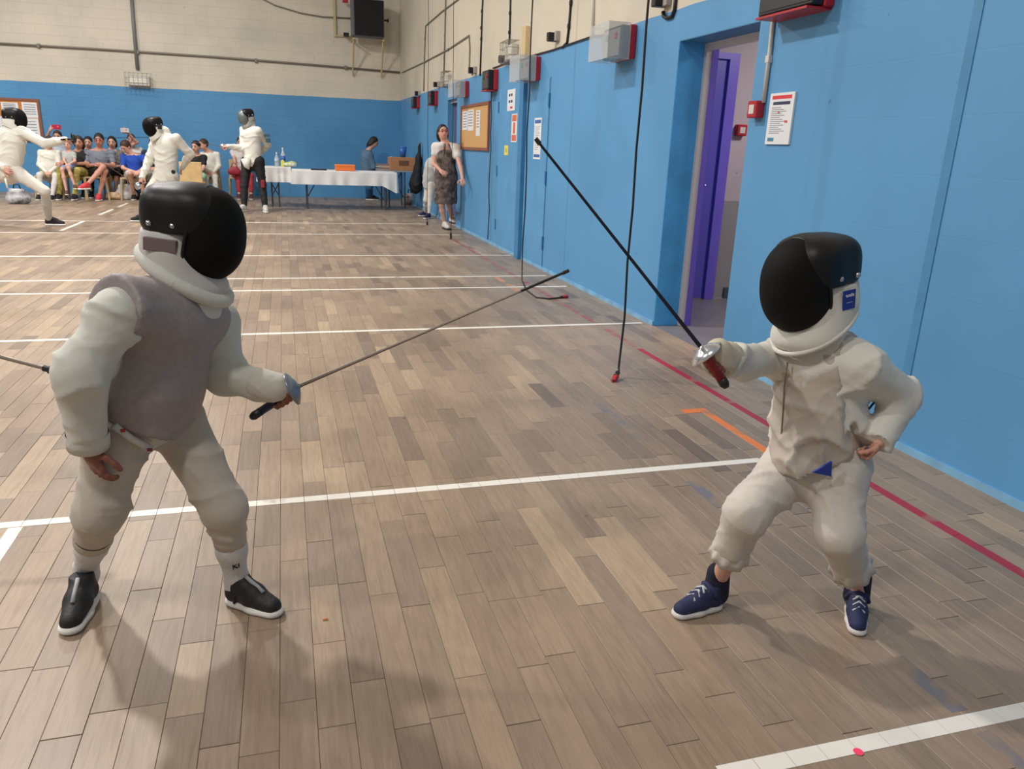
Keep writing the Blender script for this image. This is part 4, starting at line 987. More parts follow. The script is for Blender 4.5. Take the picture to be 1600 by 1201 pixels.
def fencer_right():
    P = at
    shA, elA, wrA = P(1222, 556, 1.76), P(1165, 566, 1.66), P(1122, 560, 1.57)
    shB, elB, wrB = P(1350, 572, 1.56), P(1409, 618, 1.58), P(1373, 690, 1.52)
    nk, hc = P(1272, 530, 1.67), P(1266, 440, 1.66)
    chest, belly, pel = P(1282, 590, 1.66), P(1278, 655, 1.66), P(1275, 705, 1.66)
    hA, kA, aA = P(1243, 722, 1.70), P(1166, 800, 1.64), fl(1116, 945)+Z*.075
    hB, kB, aB = P(1308, 728, 1.61), P(1311, 832, 1.53), fl(1334, 950)+Z*.075
    fc = unit(V(-.90, -.43, 0)); lat = unit(np.cross(Z, fc))
    root = empty('person', (pel[0], pel[1], 0), 'child fencer at right all in off-white with blue trainers, foil raised', 'person', 'young fencers in the foreground')
    s = .68
    J = dict(hd=hc, sl=shA, sr=shB, el=elA, er=elB, wl=wrA, wr=wrB, hl=hA, hr=hB, kl=kA, kr=kB, al=aA, ar=aB, face=fc, hface=unit(V(-.985, -.12, -.14)), toel=fl(1048, 966)-fl(1124, 945), toer=fl(1339, 996)-fl(1334, 948))
    body_mesh(root, J, s, M_skin, .010, (None, None), child=True, core=.72); bd = root.children[0]
    # hand propped on the hip
    v1, f1 = place_hand(H_GRIP, wrB+unit(wrB-elB)*.004, V(-.2, .35, -.9), V(.75, -.6, -.1), .50, True)
    join_hand(bd, v1, f1, M_skin2)
    pr = [rc(chest+Z*.02, belly, .108, .118, .05, (fc, .84)), rc(belly, pel+Z*.02, .118, .120, .05, (fc, .86)), rc(shA, shB, .054, .054, .06), rc(nk-Z*.05, nk+Z*.04, .075, .060, .04)]
    arms = [rc(shA, elA, .050, .046, .03), rc(elA, wrA, .045, .037, .025), rc(shB, elB, .054, .050, .03), rc(elB, wrB, .049, .036, .02)]
    smooth_obj('jacket', pr+arms, .007, M_kidB, root, [plane(pel-Z*.01, -Z), lcut(wrB+unit(wrB-elB)*.004, unit(wrB-elB), .09)], [(.0085, .10, unit(elB-shB)+.3*lat, 31), (.0035, .05, (.5, .4, 1), 14)])
    pv = [rc(chest+Z*.02, belly, .116, .127, .05, (fc, .86)), rc(belly, pel+Z*.01, .127, .124, .05, (fc, .88)), rc(shA*.85+shB*.15+Z*.008, shB*.86+shA*.14+Z*.008, .060, .060, .05), rc(pel+Z*.0, P(1230, 742, 1.60), .10, .045, .05, (fc, .8))]
    toA = unit(shA-shB)
    smooth_obj('vest', pv, .0065, M_vestB, root, [plane(shA-toA*.012, toA), plane(shB+toA*.030, -toA+V(0, 0, .1)), plane(P(1351, 698, 1.56), unit(V(.40, -.1, -.92))), plane(P(1195, 692, 1.68), unit(V(-.9, 0, -.43))), carve(rc(nk-Z*.02, nk+Z*.12, .068, .09))],
               [(.0105, .09, (.25, .1, 1), 33), (.0030, .045, (.3, .4, 1), 3)])
    # front fastening
    pts = [P(x, y, 1.66)-V(0, 0, 0) for x, y in ((1243, 562), (1238, 600), (1235, 640), (1231, 672), (1226, 695))]
    pts = [surf_front(q, fc, chest, belly, pel) for q in pts]
    MB().tube(pts, .0022, 6).build('front_seam', mat('seam_brown', (120, 104, 96), .8), root, True)
    mk = mask(root, hc, J['hface'], .94, mat('visor_mesh_thin', (10, 9, 9), .75, spec=.2, alpha=.95), .0055, M_kidB, -1, slim=.92)
    hemA = kA*.52+aA*.48; hemB = kB*.46+aB*.54
    pr = [rc(pel+Z*.04, pel-Z*.03, .118, .112, .05, (fc, .86)), rc(hA, hB, .078, .078, .03), rc(hA, kA, .080, .058, .03), rc(kA, hemA, .058, .054, .03), rc(hB, kB, .080, .061, .045), rc(kB, hemB, .060, .053, .03)]
    smooth_obj('breeches', pr, .007, M_breB, root, [plane(pel+Z*.05, Z), lcut(hemA, hemA-kA, .12), lcut(hemB, hemB-kB, .12)], [(.0055, .12, (.4, .1, 1), 41), (.0030, .05, (.6, .3, .7), 19)])
    ruffle(root, hemA, hemA-kA, .051, .034, M_breB); ruffle(root, hemB, hemB-kB, .054, .034, M_breB)
    for k, a in ((kA, aA), (kB, aB)): smooth_obj('sock', [rc(a+Z*.035, a-Z*.03, .034, .038, .02)], .006, mat('sock_navy', (24, 26, 46), .9), root)
    # blue label on the breeches and loose strap
    q = surf_front(P(1290, 729, 1.6), fc, chest, belly, pel, .118)
    Rl = frame(fc); pt = MB(); x_, u_ = -Rl[:, 0], Rl[:, 2]
    if x_[0] < 0: x_ = -x_
    q0, q1, q2 = P(1269, 737, 1.535), P(1299, 720, 1.525), P(1298, 743, 1.525); nn = V(0, -1, 0)*.003
    MB().add([q0+nn, q1+nn, q2+nn, q0-nn, q1-nn, q2-nn], [(0, 1, 2), (5, 4, 3), (0, 3, 4, 1), (1, 4, 5, 2), (2, 5, 3, 0)]).build('breeches_label', MATS['label_blue'], root)
    MB().tube([P(1355, 630, 1.60), P(1362, 622, 1.58), P(1372, 615, 1.57)], .0035, 6).build('body_wire', M_dark, root, True)
    MB().tube([P(1352, 660, 1.57), P(1356, 640, 1.58), P(1366, 628, 1.58)], .0028, 6).build('body_wire', M_dark, root, True)
    sh = mat('trainer_navy', (34, 40, 78), .75, var=.15, vscale=60); lc = mat('lace_grey', (196, 200, 206), .7); sl = mat('trainer_sole', (208, 204, 200), .6)
    shoe(root, fl(1124, 945), fl(1048, 966)-fl(1124, 945), .175, sh, sl, .0045, 'laces', 0, lc)
    shoe(root, fl(1334, 948), fl(1339, 996)-fl(1334, 948), .165, sh, sl, .0045, 'laces', 0, lc)
    guard = P(1096, 543, 1.55); tip = P(837, 216, 1.72); pom = P(1135, 604, 1.53)
    ax = unit(pom-guard); hp = guard+ax*.03+V(.012, .01, .0)
    grip_hand(root, bd, hp, ax, wrA, M_skin_d, .66, -1)
    smooth_obj('glove', [rc(wrA-unit(wrA-elA)*.05, wrA, .046, .036, .02), rc(wrA, hp+Z*.016+V(.02, 0, 0), .036, .028, .03)], .005, mat('glove_beige', (196, 186, 166), .8), root, [carve(rc(hp+ax*.1, hp-ax*.05, .016, .016))], [(.0025, .03, (1, .2, .4), 6)])
    foil('foil', guard, tip, pom, 'foil with dark blade and red grip raised in the right child\'s hand', 'foil', mat('blade_dark', (24, 24, 40), .4, .3), mat('grip_red', (140, 22, 30), .5), mat('guard_steel', (214, 216, 220), .22, .85), .042, 0)
    return root
def surf_front(q, fc, chest, belly, pel, r=.131):
    """pushes a point towards the viewer onto the front of the torso"""
    t = np.clip((q[2]-pel[2])/max(chest[2]-pel[2], .01), 0, 1); c = pel+(chest-pel)*t
    lat = np.cross(Z, fc); u = (q-c)@lat; u = np.clip(u, -r*.9, r*.9)
    return c+lat*u+fc*(r*.88*math.sqrt(max(0, 1-(u/r)**2))+.009)+Z*(q[2]-c[2])
fencer_left(); fencer_right()

# ------------------------------------------------------------------ people further back
M_jw = mat('white_jacket_far', (226, 224, 214), .85, bump=.25, bscale=9); M_bw = mat('white_breeches_far', (214, 208, 198), .85, bump=.25, bscale=9)
def tee(name, rgb): return mat(name, rgb, .85, bump=.15, bscale=12)
FB = 'fencers bouting in the background'
# left fencer in a lunge, facing right, seen from behind
r, J = person('white-clad fencer at the left edge lunging right, back turned', 12.35, dict(hd=(22, 185), sl=(0, 208, .1), sr=(36, 206, -.1), el=(-22, 245, .1), er=(70, 224, -.2), wl=(6, 262, -.15), wr=(100, 218, -.35),
       hl=(2, 268, .1), hr=(24, 268, -.05), kl=(-28, 298, .2), kr=(70, 298, -.2), al=(-50, 348), ar=(78, 352)), 1.02, (.8, .6), .0, (M_jw, 2), (M_bw, 1.22), M_blackf, msk=dict(s=1.08), group=FB, socks=M_sock,
       toes=((-.6, -.8), (1, -.1)), hface=(.97, .2), hands=('relax', 'grip'), hz=(V(0, -1, 0), Z), collar=False, loose=1.14)
MB().tube([at(8, 278, 12.05), at(12, 294, 12.03)], .012, 6).build('hanging_strap', M_jw, r, True)
gp = J['wr']+unit(J['wr']-J['er'])*.12; foil('epee', gp+V(.06, 0, 0), gp+V(.9, .35, .05), gp-V(.13, 0, .02), 'weapon with dark round guard in the left-edge fencer\'s hand', 'epee', MATS['blade_dark'], M_black, mat('guard_dark', (70, 70, 70), .35, .7), .07, 0, .05)
# middle fencer, facing left, hidden below the waist by the near child's mask
r, J = person('white-clad fencer leaning left beside the near child\'s mask', 12.9, dict(hd=(240, 197), sl=(244, 219, .12), sr=(275, 216, -.12), el=(232, 252, .1), er=(297, 240, 0), wl=(222, 276, 0), wr=(284, 262, .2),
       hl=(250, 276, .08), hr=(268, 276, -.08), kl=(228, 306, -.1), kr=(285, 318, .1), al=(226, 346), ar=(300, 350)), 1.0, (-.75, -.66), -.22, (M_jw, 2), (M_bw, 1.22), M_blackf, msk=dict(s=1.06), group=FB, socks=M_sock,
       toes=((-1, -.25), (.1, -1)), hface=(-.9, -.43), hands=('grip', 'relax'), collar=False, loose=1.14)
MB().lathe(at(271, 268, 12.62), (0, -1, 0), [(0, .03), (.01, .03), (.012, .001)], 14).build('badge', M_black, r)
MB().bbox(at(249.5, 198, 12.76), (.03, .004, .03)).build('mask_label', M_black, r)
gp = J['wl']+unit(J['wl']-J['el'])*.1; foil('epee', gp+V(-.05, 0, -.02), gp+V(-.45, -.5, .35), gp+V(.13, .02, .04), 'steel weapon held low by the fencer behind the near mask', 'epee', MATS['blade_pale'], M_black, mat('guard_steel2', (180, 184, 188), .3, .8), .065, 0, .05)
# standing fencer with steel visor and black trousers
r, J = person('standing fencer with steel visor, white jacket and black trousers', 15.4, dict(hd=(385, 182), sl=(381, 203, .1), sr=(403, 204, -.1), el=(380, 231, 0), er=(418, 226, .1), wl=(356, 228, -.1), wr=(407, 238, .25),
       hl=(386, 252, .06), hr=(404, 252, -.06), kl=(382, 290, -.05), kr=(410, 288, -.1), al=(382, 330), ar=(415, 331)), 1.04, (-.6, -.8), -.15, (M_jw, 2), (M_blackf, 1.9), mat('shoe_grey', (190, 190, 182), .7), msk=dict(s=1.08, vis=M_steelmesh, bib=mat('bib_steel', (150, 150, 144), .8)), group=FB,
       toes=((-.7, -.7), (.1, -1)), hface=(-.95, -.3), hands=('grip', 'relax'), waist=.95, collar=False, loose=1.14)
J2 = J; tail = [at(384, 248, 15.25), at(386, 259, 15.22), at(389, 264, 15.22)]
MB().tube(tail, [.085, .055, .012], 12).build('jacket_tail', M_jw, r, True)
for q, rr in (((417, 211, 15.28), .05), ((419, 219, 15.28), .04)): MB().bbox(at(*q), (rr, .03, .02 if rr > .045 else .035)).build('sleeve_badge', mat('badge_teal', (52, 88, 100), .7), r)
MB().bbox(at(411, 287, 15.2), (.035, .03, .07), bev=.5).build('knee_patch', mat('patch_red', (140, 40, 52), .8), r)
gp = J['wl']+V(-.1, 0, 0); foil('epee', gp+V(-.03, 0, 0), gp+V(-.85, -.25, .1), gp+V(.12, .01, 0), 'thin weapon held out by the fencer with steel visor', 'epee', MATS['blade_pale'], M_black, MATS['guard_steel2'], .06, 0, .05)
# third foil coming in from the left edge behind the near child
gq = at(-330, 470, 2.9); foil('foil', gq, at(86, 579, 2.7), gq+unit(gq-at(86, 579, 2.7))*.17, 'pale foil blade with black tip entering from the left edge', 'foil', MATS['blade_pale'], M_black, MATS['guard_steel2'], .047, .045, tr=.011, br=.010)

# plastic chairs along the end wall
M_chair = mat('beige_plastic', (196, 176, 136), .5)
def chair(x, y, rz, label, m=None, proto=[None]):
    r = empty('chair', (x, y, 0), label, 'chair', 'beige chairs along the end wall')
    c, s = math.cos(rz), math.sin(rz)
    W = lambda p: np.array([x+p[0]*c-p[1]*s, y+p[0]*s+p[1]*c, p[2]])
    Rz = np.array([[c, -s, 0], [s, c, 0], [0, 0, 1.0]]); m = m or M_chair
    MB().bbox(W((0, 0, .43)), (.21, .20, .015), Rz, .5).build('seat', m, r)
    MB().bbox(W((0, .205, .64)), (.20, .015, .19), Rz, .5).build('backrest', m, r)
    for sx in (-1, 1):
        MB().tube([W((sx*.19, -.18, .42)), W((sx*.215, -.21, 0))], [.022, .018], 8).build('leg', m, r)
        MB().tube([W((sx*.19, .20, .50)), W((sx*.19, .19, .42)), W((sx*.215, .25, 0))], [.02, .022, .018], 8).build('leg', m, r)
    return r
YS_ = 17.75
def seat_at(px, label, y=YS_, rz=0, m=None):
    p = at(px, 290, y); return chair(p[0], y, rz, label, m)

SG = 'spectators seated along the end wall'
def seated(label, x, hy, Y, kL, kR, fL, fR, wl, wr, el=None, er=None, sw=17, hx=None, s=1.0, **kw):
    """x = torso centre px, hy = head centre py; hips sit on the chair at z=.5"""
    sc = F_PX/(AX[2]@(at(x, 250, Y)-V(0, 0, CAM_H)))
    pz = lambda dx, z, dY=0: None
    hipy = [py for py in range(200, 330) if at(x, py, Y)[2] <= .53*max(s, .85)][0]
    shy = hy+.235*s*sc
    pts = dict(hd=(hx or x, hy, -.05), sl=(x-sw*s, shy, 0), sr=(x+sw*s, shy, 0), hl=(x-7*s, hipy, 0), hr=(x+7*s, hipy, 0), kl=kL, kr=kR, al=fL, ar=fR, wl=wl, wr=wr,
               el=el or (x-sw*s-3, shy+.28*s*sc, -.05), er=er or (x+sw*s+3, shy+.28*s*sc, -.05))
    return person(label, Y, pts, s, group=SG, **kw)
M_hair_b = mat('hair_brown', (62, 42, 30), .6, bump=.3, bscale=60); M_hair_k = mat('hair_black', (24, 20, 20), .55, bump=.3, bscale=60)
Yc = 17.75
seat_at(78, 'chair under the seated child in fencing whites'); seat_at(120, 'chair under the woman with yellow trousers'); seat_at(154, 'chair under the man in grey'); seat_at(209, 'chair under the boy in blue')
seat_at(176, 'chair under the woman with black bob', 18.4); seat_at(306, 'chair under the woman in black tee by the empty chair'); seat_at(329, 'chair under the child in whites by the wall', 18.3); seat_at(374, 'chair under the person with red trousers', 18.85)
seat_at(240, 'chair hidden behind the middle fencer', 18.0)
p = at(301, 280, 16.4); chair(p[0], 16.4, math.pi, 'pale empty chair turned away, right of the middle fencer', mat('pale_wood', (214, 182, 128), .5, var=.1, vscale=8))
# seated child in white
seated('seated child in fencing whites under the outstretched arm', 77, 222, Yc, (62, 273, -.42), (87, 274, -.42), (62, 312), (82, 313), (72, 268, -.35), (78, 268, -.35), sw=15, s=.86, top=(M_jw, 2), bot=(M_bw, 1.3), shoes=M_blackf, socks=M_sock, hmat=M_hair_b, child=True)
# woman filming with a red phone
seated('woman filming with a red phone held above her head', 90, 213, 18.5, (82, 272, -.4), (98, 272, -.4), (84, 309), (98, 309), (78, 203, -.3), (102, 240, -.3), el=(70, 222, -.1), sw=14, s=.95, top=(tee('tee_pale', (176, 190, 204)), .5), bot=(tee('trousers_dark', (44, 42, 50)), 1.9), shoes=M_blackf, hair='bun', hmat=M_hair_b)
q = at(88, 198, 18.15); ph = MB().bbox(q, (.085, .006, .045), bev=.3).build('phone', mat('phone_red', (176, 24, 60), .4)); tag(ph, 'red phone held up by the woman at left', 'phone', 'phones held up'); MB().lathe(q+V(.03, -.007, .01), (0, -1, 0), [(0, .009), (.002, .009), (.003, .001)], 10).build('camera_lens', M_pvc, ph)
# woman in black tee, yellow patterned trousers, child on her lap
M_yel = mat('yellow_pattern', (202, 190, 110), .85, rgb2=(150, 140, 70), vscale=14)
seated('woman in black tee and yellow patterned trousers holding a child', 123, 222, Yc, (94, 266, -.42), (120, 266, -.42), (93, 312), (118, 312), (100, 252, -.45), (98, 256, -.45), el=(110, 250, -.2), er=(135, 255, -.1), sw=14, s=1.0, top=(M_blackf, .5), bot=(M_yel, 1.9), shoes=M_blackf, hair='long', hmat=M_hair_b, skin=M_skin2, loose=1.05)
person('small child in grey tee and blue shorts sitting on a lap', 17.35, dict(hd=(106, 226), sl=(101, 239, .05), sr=(115, 240, 0), el=(100, 250, -.1), er=(117, 251, -.1), wl=(104, 256, -.2), wr=(108, 256, -.2), hl=(103, 259, .05), hr=(112, 259, 0), kl=(97, 264, -.3), kr=(107, 262, -.3), al=(104, 299, -.35), ar=(117, 290, -.35)), .68, (-.2, -1), -.1, (tee('tee_grey_light', (176, 178, 174)), .6), (tee('shorts_blue', (128, 142, 180)), .7), mat('sandal', (92, 66, 56), .7), group=SG, child=True, toes=((.2, -1), (.3, -1)), hmat=M_hair_b)
# woman behind
seated('dark-haired woman with tied hair behind the man in grey', 138, 222, 18.6, (134, 268, -.4), (142, 268, -.4), (132, 309), (144, 309), (134, 262, -.3), (143, 262, -.3), sw=13, s=.95, top=(tee('tee_plum', (70, 58, 66)), .5), bot=(M_blackf, 1.9), shoes=M_blackf, hair='bun', hmat=M_hair_k)
# man in grey tee, legs crossed
seated('man in grey tee and dark shorts with red trainers, legs crossed', 155, 219, Yc, (161, 260, -.5), (164, 267, -.45), (136, 288, -.75), (156, 313), (150, 257, -.4), (160, 256, -.4), el=(137, 258, -.1), er=(177, 258, -.1), sw=18, s=1.08, top=(tee('tee_grey', (118, 122, 136)), .6), bot=(tee('shorts_dark', (40, 40, 48)), .75), shoes=mat('shoe_red', (206, 62, 70), .6), skin=M_skin2, hmat=M_hair_k, toes=((-.5, -.8), (0, -1)), glasses='red')
# woman with black bob
seated('woman with black bob hair and striped top right of the man in grey', 175, 222, 18.4, (172, 268, -.4), (182, 268, -.4), (172, 309), (182, 309), (172, 260, -.3), (180, 260, -.3), sw=14, s=.97, top=(mat('striped_top', (72, 68, 70), .85, rgb2=(150, 146, 142), vscale=30, stretch=(6, 1, 1)), .6), bot=(M_blackf, 1.1), shoes=M_blackf, hair='bob', hmat=M_hair_k)
# person filming with a pale phone
seated('person filming with a pale phone held high, behind the boy in blue', 205, 218, 18.6, (198, 266, -.4), (208, 266, -.4), (198, 309), (210, 309), (199, 206, -.3), (215, 250, -.2), el=(214, 222, -.15), er=(222, 246, 0), sw=14, s=.95, top=(tee('tee_white', (214, 212, 210)), .5), bot=(M_blackf, 1.9), shoes=M_blackf, hmat=M_hair_b)
q = at(195, 203, 18.2); ph = MB().bbox(q, (.08, .006, .042), bev=.3).build('phone', mat('phone_pale', (196, 186, 188), .4)); tag(ph, 'pale phone held up behind the boy in blue', 'phone', 'phones held up'); MB().lathe(q+V(.03, -.007, .01), (0, -1, 0), [(0, .009), (.002, .009), (.003, .001)], 10).build('camera_lens', M_black, ph)
# boy in blue
seated('boy in royal blue tee and white shorts looking down', 209, 229, Yc, (203, 270, -.42), (219, 270, -.42), (210, 312), (226, 313), (212, 268, -.4), (216, 268, -.4), el=(192, 262, -.15), er=(228, 258, -.15), sw=17, hx=197, s=.92, top=(tee('tee_blue', (30, 72, 170)), .7), bot=(tee('shorts_white', (210, 206, 204)), .85), shoes=M_blackf, hmat=M_hair_b, hpitch=-.7, hface=(-.6, -.8), child=True)
# mostly hidden person
seated('person in navy tee mostly hidden behind the middle fencer', 240, 222, 18.0, (232, 270, -.4), (244, 270, -.4), (232, 310), (246, 310), (232, 262, -.3), (244, 262, -.3), sw=15, s=.95, top=(tee('tee_navy', (38, 44, 70)), .6), bot=(tee('trousers_grey', (150, 148, 146)), 1.9), shoes=M_blackf, hmat=M_hair_k)
# pair by the wall
seated('woman in black tee and mint trousers by the pale empty chair', 306, 229, Yc, (302, 276, -.4), (317, 275, -.4), (302, 314), (316, 314), (303, 272, -.35), (311, 272, -.35), er=(318, 262, -.1), sw=13, s=.98, top=(M_blackf, .6), bot=(tee('mint', (150, 186, 166)), 1.5), shoes=M_blackf, hair='bun', hmat=M_hair_k, hface=(-.4, -.9))
seated('boy in white fencing jacket seated against the blue end wall', 328, 226, 18.3, (322, 276, -.4), (336, 276, -.4), (322, 314), (338, 314), (322, 268, -.3), (334, 268, -.3), sw=13, hx=318, s=.88, top=(M_jw, 2), bot=(M_bw, 1.3), shoes=M_blackf, socks=M_sock, hmat=M_hair_b, hface=(-.8, -.6), child=True)
# person with red trousers behind the standing fencer
seated('person in white top and red trousers behind the standing fencer', 376, 222, 18.85, (372, 275, -.4), (392, 274, -.4), (374, 311), (393, 311), (368, 258, -.3), (384, 262, -.3), el=(366, 246, -.1), sw=13, s=.95, top=(tee('tee_cream', (218, 212, 208)), .6), bot=(tee('red_trousers', (170, 52, 62)), 1.75), shoes=mat('shoe_plum', (90, 50, 50), .6), hmat=M_hair_b)
b = MB(); q = at(366, 264, 18.3); hb = empty('handbag', q-V(0, 0, .12), 'small red handbag on the lap of the person in red trousers', 'handbag')
smooth_obj('bag_body', [rc(q-V(.07, 0, .05), q+V(.07, 0, -.05), .07, .07, .03, ((0, 1, 0), .6)), rc(q-V(.03, 0, 0), q+V(.03, 0, 0), .06, .06, .03, ((0, 1, 0), .6))], .012, mat('bag_red', (150, 34, 52), .5), hb); MB().tube([q+V(-.06, 0, .04), q+V(-.03, 0, .13), q+V(.03, 0, .13), q+V(.06, 0, .04)], .01, 6).build('handle', MATS['bag_red'], hb, True)
# woman in denim at the table
person('woman in denim jacket and jeans bending over the corner table', 18.55, dict(hd=(584, 222), sl=(570, 240, .1), sr=(577, 241, -.12), el=(577, 258, .05), er=(584, 260, -.15), wl=(590, 268, .05), wr=(592, 266, -.1), hl=(573, 270, .08), hr=(577, 271, -.08), kl=(575, 292, .08), kr=(578, 292, -.08), al=(575, 312), ar=(580, 312)), .98, (1, -.1), -.45, (tee('denim_jacket', (92, 122, 150)), 1.6), (tee('jeans', (40, 92, 138)), 1.9), M_blackf, hair='long', hmat=M_hair_k, toes=((1, -.2), (1, -.3)), loose=1.28)
# woman in the brown dress
M_dress = mat('dress_pattern', (128, 112, 106), .8, rgb2=(66, 56, 54), vscale=11)
r, J = person('woman in patterned brown dress and white shrug walking by the wall', 12.45, dict(hd=(692, 207), sl=(681, 229, .05), sr=(712, 231, -.05), el=(678, 256, 0), er=(720, 262, -.3), wl=(689, 266, -.15), wr=(723, 280, -.6), hl=(688, 275, 0), hr=(706, 275, 0), kl=(690, 318, -.05), kr=(702, 318, .15), al=(695, 357), ar=(706, 348)), .98, (.1, -1), .22, None, None, mat('sandal_white', (200, 194, 186), .6), hair='bob', hmat=M_hair_k, glasses='red', waist=1.12, toes=((.15, -1), (.2, -1)), sole=mat('sole_dark', (60, 50, 46), .7))
fc = J['face']; mid = (J['sl']+J['sr'])/2; pv = (J['hl']+J['hr'])/2
smooth_obj('dress', [rc(mid-Z*.14, mid-Z*.30, .155, .145, .05, (fc, .85)), rc(mid-Z*.30, pv, .145, .178, .06, (fc, .85)), rc(pv, pv-Z*.36, .180, .188, .06, (fc, .8)), rc(mid-Z*.14+V(-.07, -.06, 0), mid-Z*.14+V(.07, -.06, 0), .085, .085, .04)], .012, M_dress, r, [plane(pv-Z*.42, -Z), carve(rc(mid+V(0, -.16, .05), mid+V(0, -.17, -.12), .075, .02))], [(.006, .12, (1, .2, .2), 6)])
for a, sg in (('sl', -1), ('sr', 1)):
    smooth_obj('shrug', [rc(J[a], J[a]+(J['e'+a[1]]-J[a])*.38, .068, .064, .03), rc(J[a], mid+V(sg*.06, -.03, .035), .064, .05, .04), rc(J[a]*.75+mid*.25+fc*.05, J[a]*.7+mid*.3+fc*.07-Z*.12, .055, .045, .04)], .012, tee('shrug_white', (222, 216, 212)), r)
    MB().tube([mid+V(sg*.03, -.07, .06), mid+V(sg*.055, -.135, -.06), mid+V(sg*.06, -.14, -.12)], .012, 8).build('dress_strap', M_dress, r, True)
# child in pale clothes behind her
person('child in pale jacket and white trousers half hidden behind the woman in the dress', 14.5, dict(hd=(680, 238, -.2), sl=(672, 252, -.1), sr=(681, 252, -.3), el=(669, 268, 0), er=(683, 270, -.45), wl=(668, 283, -.05), wr=(683, 284, -.55), hl=(670, 286, 0), hr=(675, 286, -.15), kl=(666, 312, 0), kr=(672, 312, -.15), al=(665, 337), ar=(670, 341)), .80, (-.4, -.9), 0, (tee('pale_jacket', (196, 196, 196)), 2), (M_bw, 1.5), M_navy, socks=M_sock, child=True, hmat=M_hair_b, toes=((-.9, -.4), (-.6, -.7)), loose=1.2)

# ------------------------------------------------------------------ tables and what lies on them
M_cloth = mat('tablecloth_white', (226, 226, 226), .85, bump=.12, bscale=8)
def folding_table(x0, x1, y0, y1, z, label, m_top):
    r = empty('folding_table', ((x0+x1)/2, (y0+y1)/2, 0), label, 'table', 'folding tables at the end wall')
    MB().bbox(((x0+x1)/2, (y0+y1)/2, z-.018), ((x1-x0)/2, (y1-y0)/2, .018), bev=.3).build('tabletop', m_top, r)
    for x in (x0+.22, x1-.22):
        for y in (y0+.06, y1-.06): MB().tube([(x, y, z-.036), (x+(.05 if x < (x0+x1)/2 else -.05)*0, y, 0)], .014, 8).build('leg', mat('leg_grey', (92, 92, 96), .4, .5), r)
        MB().tube([(x, y0+.06, .2), (x, y1-.06, .2)], .011, 8).build('crossbar', MATS['leg_grey'], r)
        MB().tube([(x, (y0+y1)/2, .2), (x+(.3 if x < (x0+x1)/2 else -.3), (y0+y1)/2, z-.036)], .01, 8).build('brace', MATS['leg_grey'], r)
    return r
def cloth(x0, x1, y0, y1, z, drop, label, corner=None):
    """draped cloth: top plus hanging skirt with soft folds"""
    v = []; f = []; N = 160; rings = []
    def per(t):
        L_ = [(x1-x0), (y1-y0), (x1-x0), (y1-y0)]; t = t*sum(L_)
        if t < L_[0]: return x0+t, y0, 0, -1
        t -= L_[0]
        if t < L_[1]: return x1, y0+t, 1, 0
        t -= L_[1]
        if t < L_[2]: return x1-t, y1, 0, 1
        return x0, y1-(t-L_[2]), -1, 0
    for k, (dz, o, am) in enumerate([(0.004, -.02, 0), (.004, .0, 0), (-.006, .008, .1), (-drop*.5, .018, .6), (-drop, .028, 1), (-drop, .022, 1), (-.01, .002, 0)]):
        for i in range(N):
            t = i/N; x, y, nx, ny = per(t); w = am*.014*math.sin(t*2*math.pi*19+math.sin(t*40)); ex = 0
            if corner and am > 0:
                d = math.hypot(x-corner[0], y-corner[1]); ex = -am*corner[2]*max(0, 1-d/.28)
            v.append((x+nx*(o+w), y+ny*(o+w), z+dz+ex))
    for k in range(6):
        for i in range(N): f.append((k*N+i, k*N+(i+1) % N, (k+1)*N+(i+1) % N, (k+1)*N+i))
    f.append(tuple(range(N)))
    o = mesh_obj('tablecloth', v, f, M_cloth, None, False); return tag(o, label, 'tablecloth', 'white tablecloths')
ZT_ = .74
pa = at(470, 266, 16.0); xl = fl(480, 327)[0]-.2; xr = fl(597, 326)[0]+.25
M_tt = mat('table_white', (206, 204, 200), .5)
folding_table(xl, xr, 15.95, 16.65, ZT_, 'right folding table with long white cloth', M_tt); cloth(xl-.05, xr+.02, 15.9, 16.7, ZT_, .26, 'white cloth with a drooping right corner on the right folding table', (xr, 15.9, .14))
xa2 = at(405, 270, 16.5)[0]
folding_table(xa2, xl-.10, 16.35, 17.05, ZT_+.03, 'left folding table beside the standing fencer', M_tt); cloth(xa2-.02, xl-.07, 16.3, 17.1, ZT_+.03, .28, 'white cloth on the left folding table under the bottles')
xb0 = at(590, 268, 17.0)[0]; xb1 = WX-.06
folding_table(xb0, xb1, 16.78, 17.38, ZT_+.02, 'bare corner table carrying the cardboard box', mat('table_grey', (150, 152, 150), .5))
ztop = ZT_+.036; zt2 = ZT_+.03+.0045; zt1 = ZT_+.0045; zt3 = ZT_+.0205
def top_at(px, py, z):
    """point at height z on the table under pixel column px"""
    Y = 16.65 if z == zt2 else 16.22 if z == zt1 else 17.07
    lo, hi = 200.0, 330.0
    for _ in range(40):
        m_ = (lo+hi)/2
        if at(px, m_, Y)[2] > z: lo = m_
        else: hi = m_
    return at(px, lo, Y)+V(0, (268-py)*.03 if z == zt2 else 0, 0)
def bottle(px, py, h, label, cap, m_b, z=zt2):
    p = top_at(px, py, z); r = empty('bottle', p, label, 'bottle', 'bottles on the left table')
    MB().lathe(p, Z, [(0, .001), (0, .042), (.01, .045), (h*.3, .045), (h*.62, .045), (h*.82, .02), (h*.93, .015)], 18).build('bottle_body', m_b, r, True)
    MB().lathe(p, Z, [(h*.3, .0455), (h*.3, .047), (h*.58, .047), (h*.58, .0455)], 18).build('label_band', mat('bottle_label_'+str(px), (60, 100, 180) if px > 435 else (190, 200, 215), .5), r, True)
    MB().lathe(p+Z*h*.93, Z, [(0, .017), (.03, .017), (.031, .001)], 14).build('cap', cap, r, True)
M_pet = mat('clear_plastic', (214, 220, 226), .12, alpha=.55)
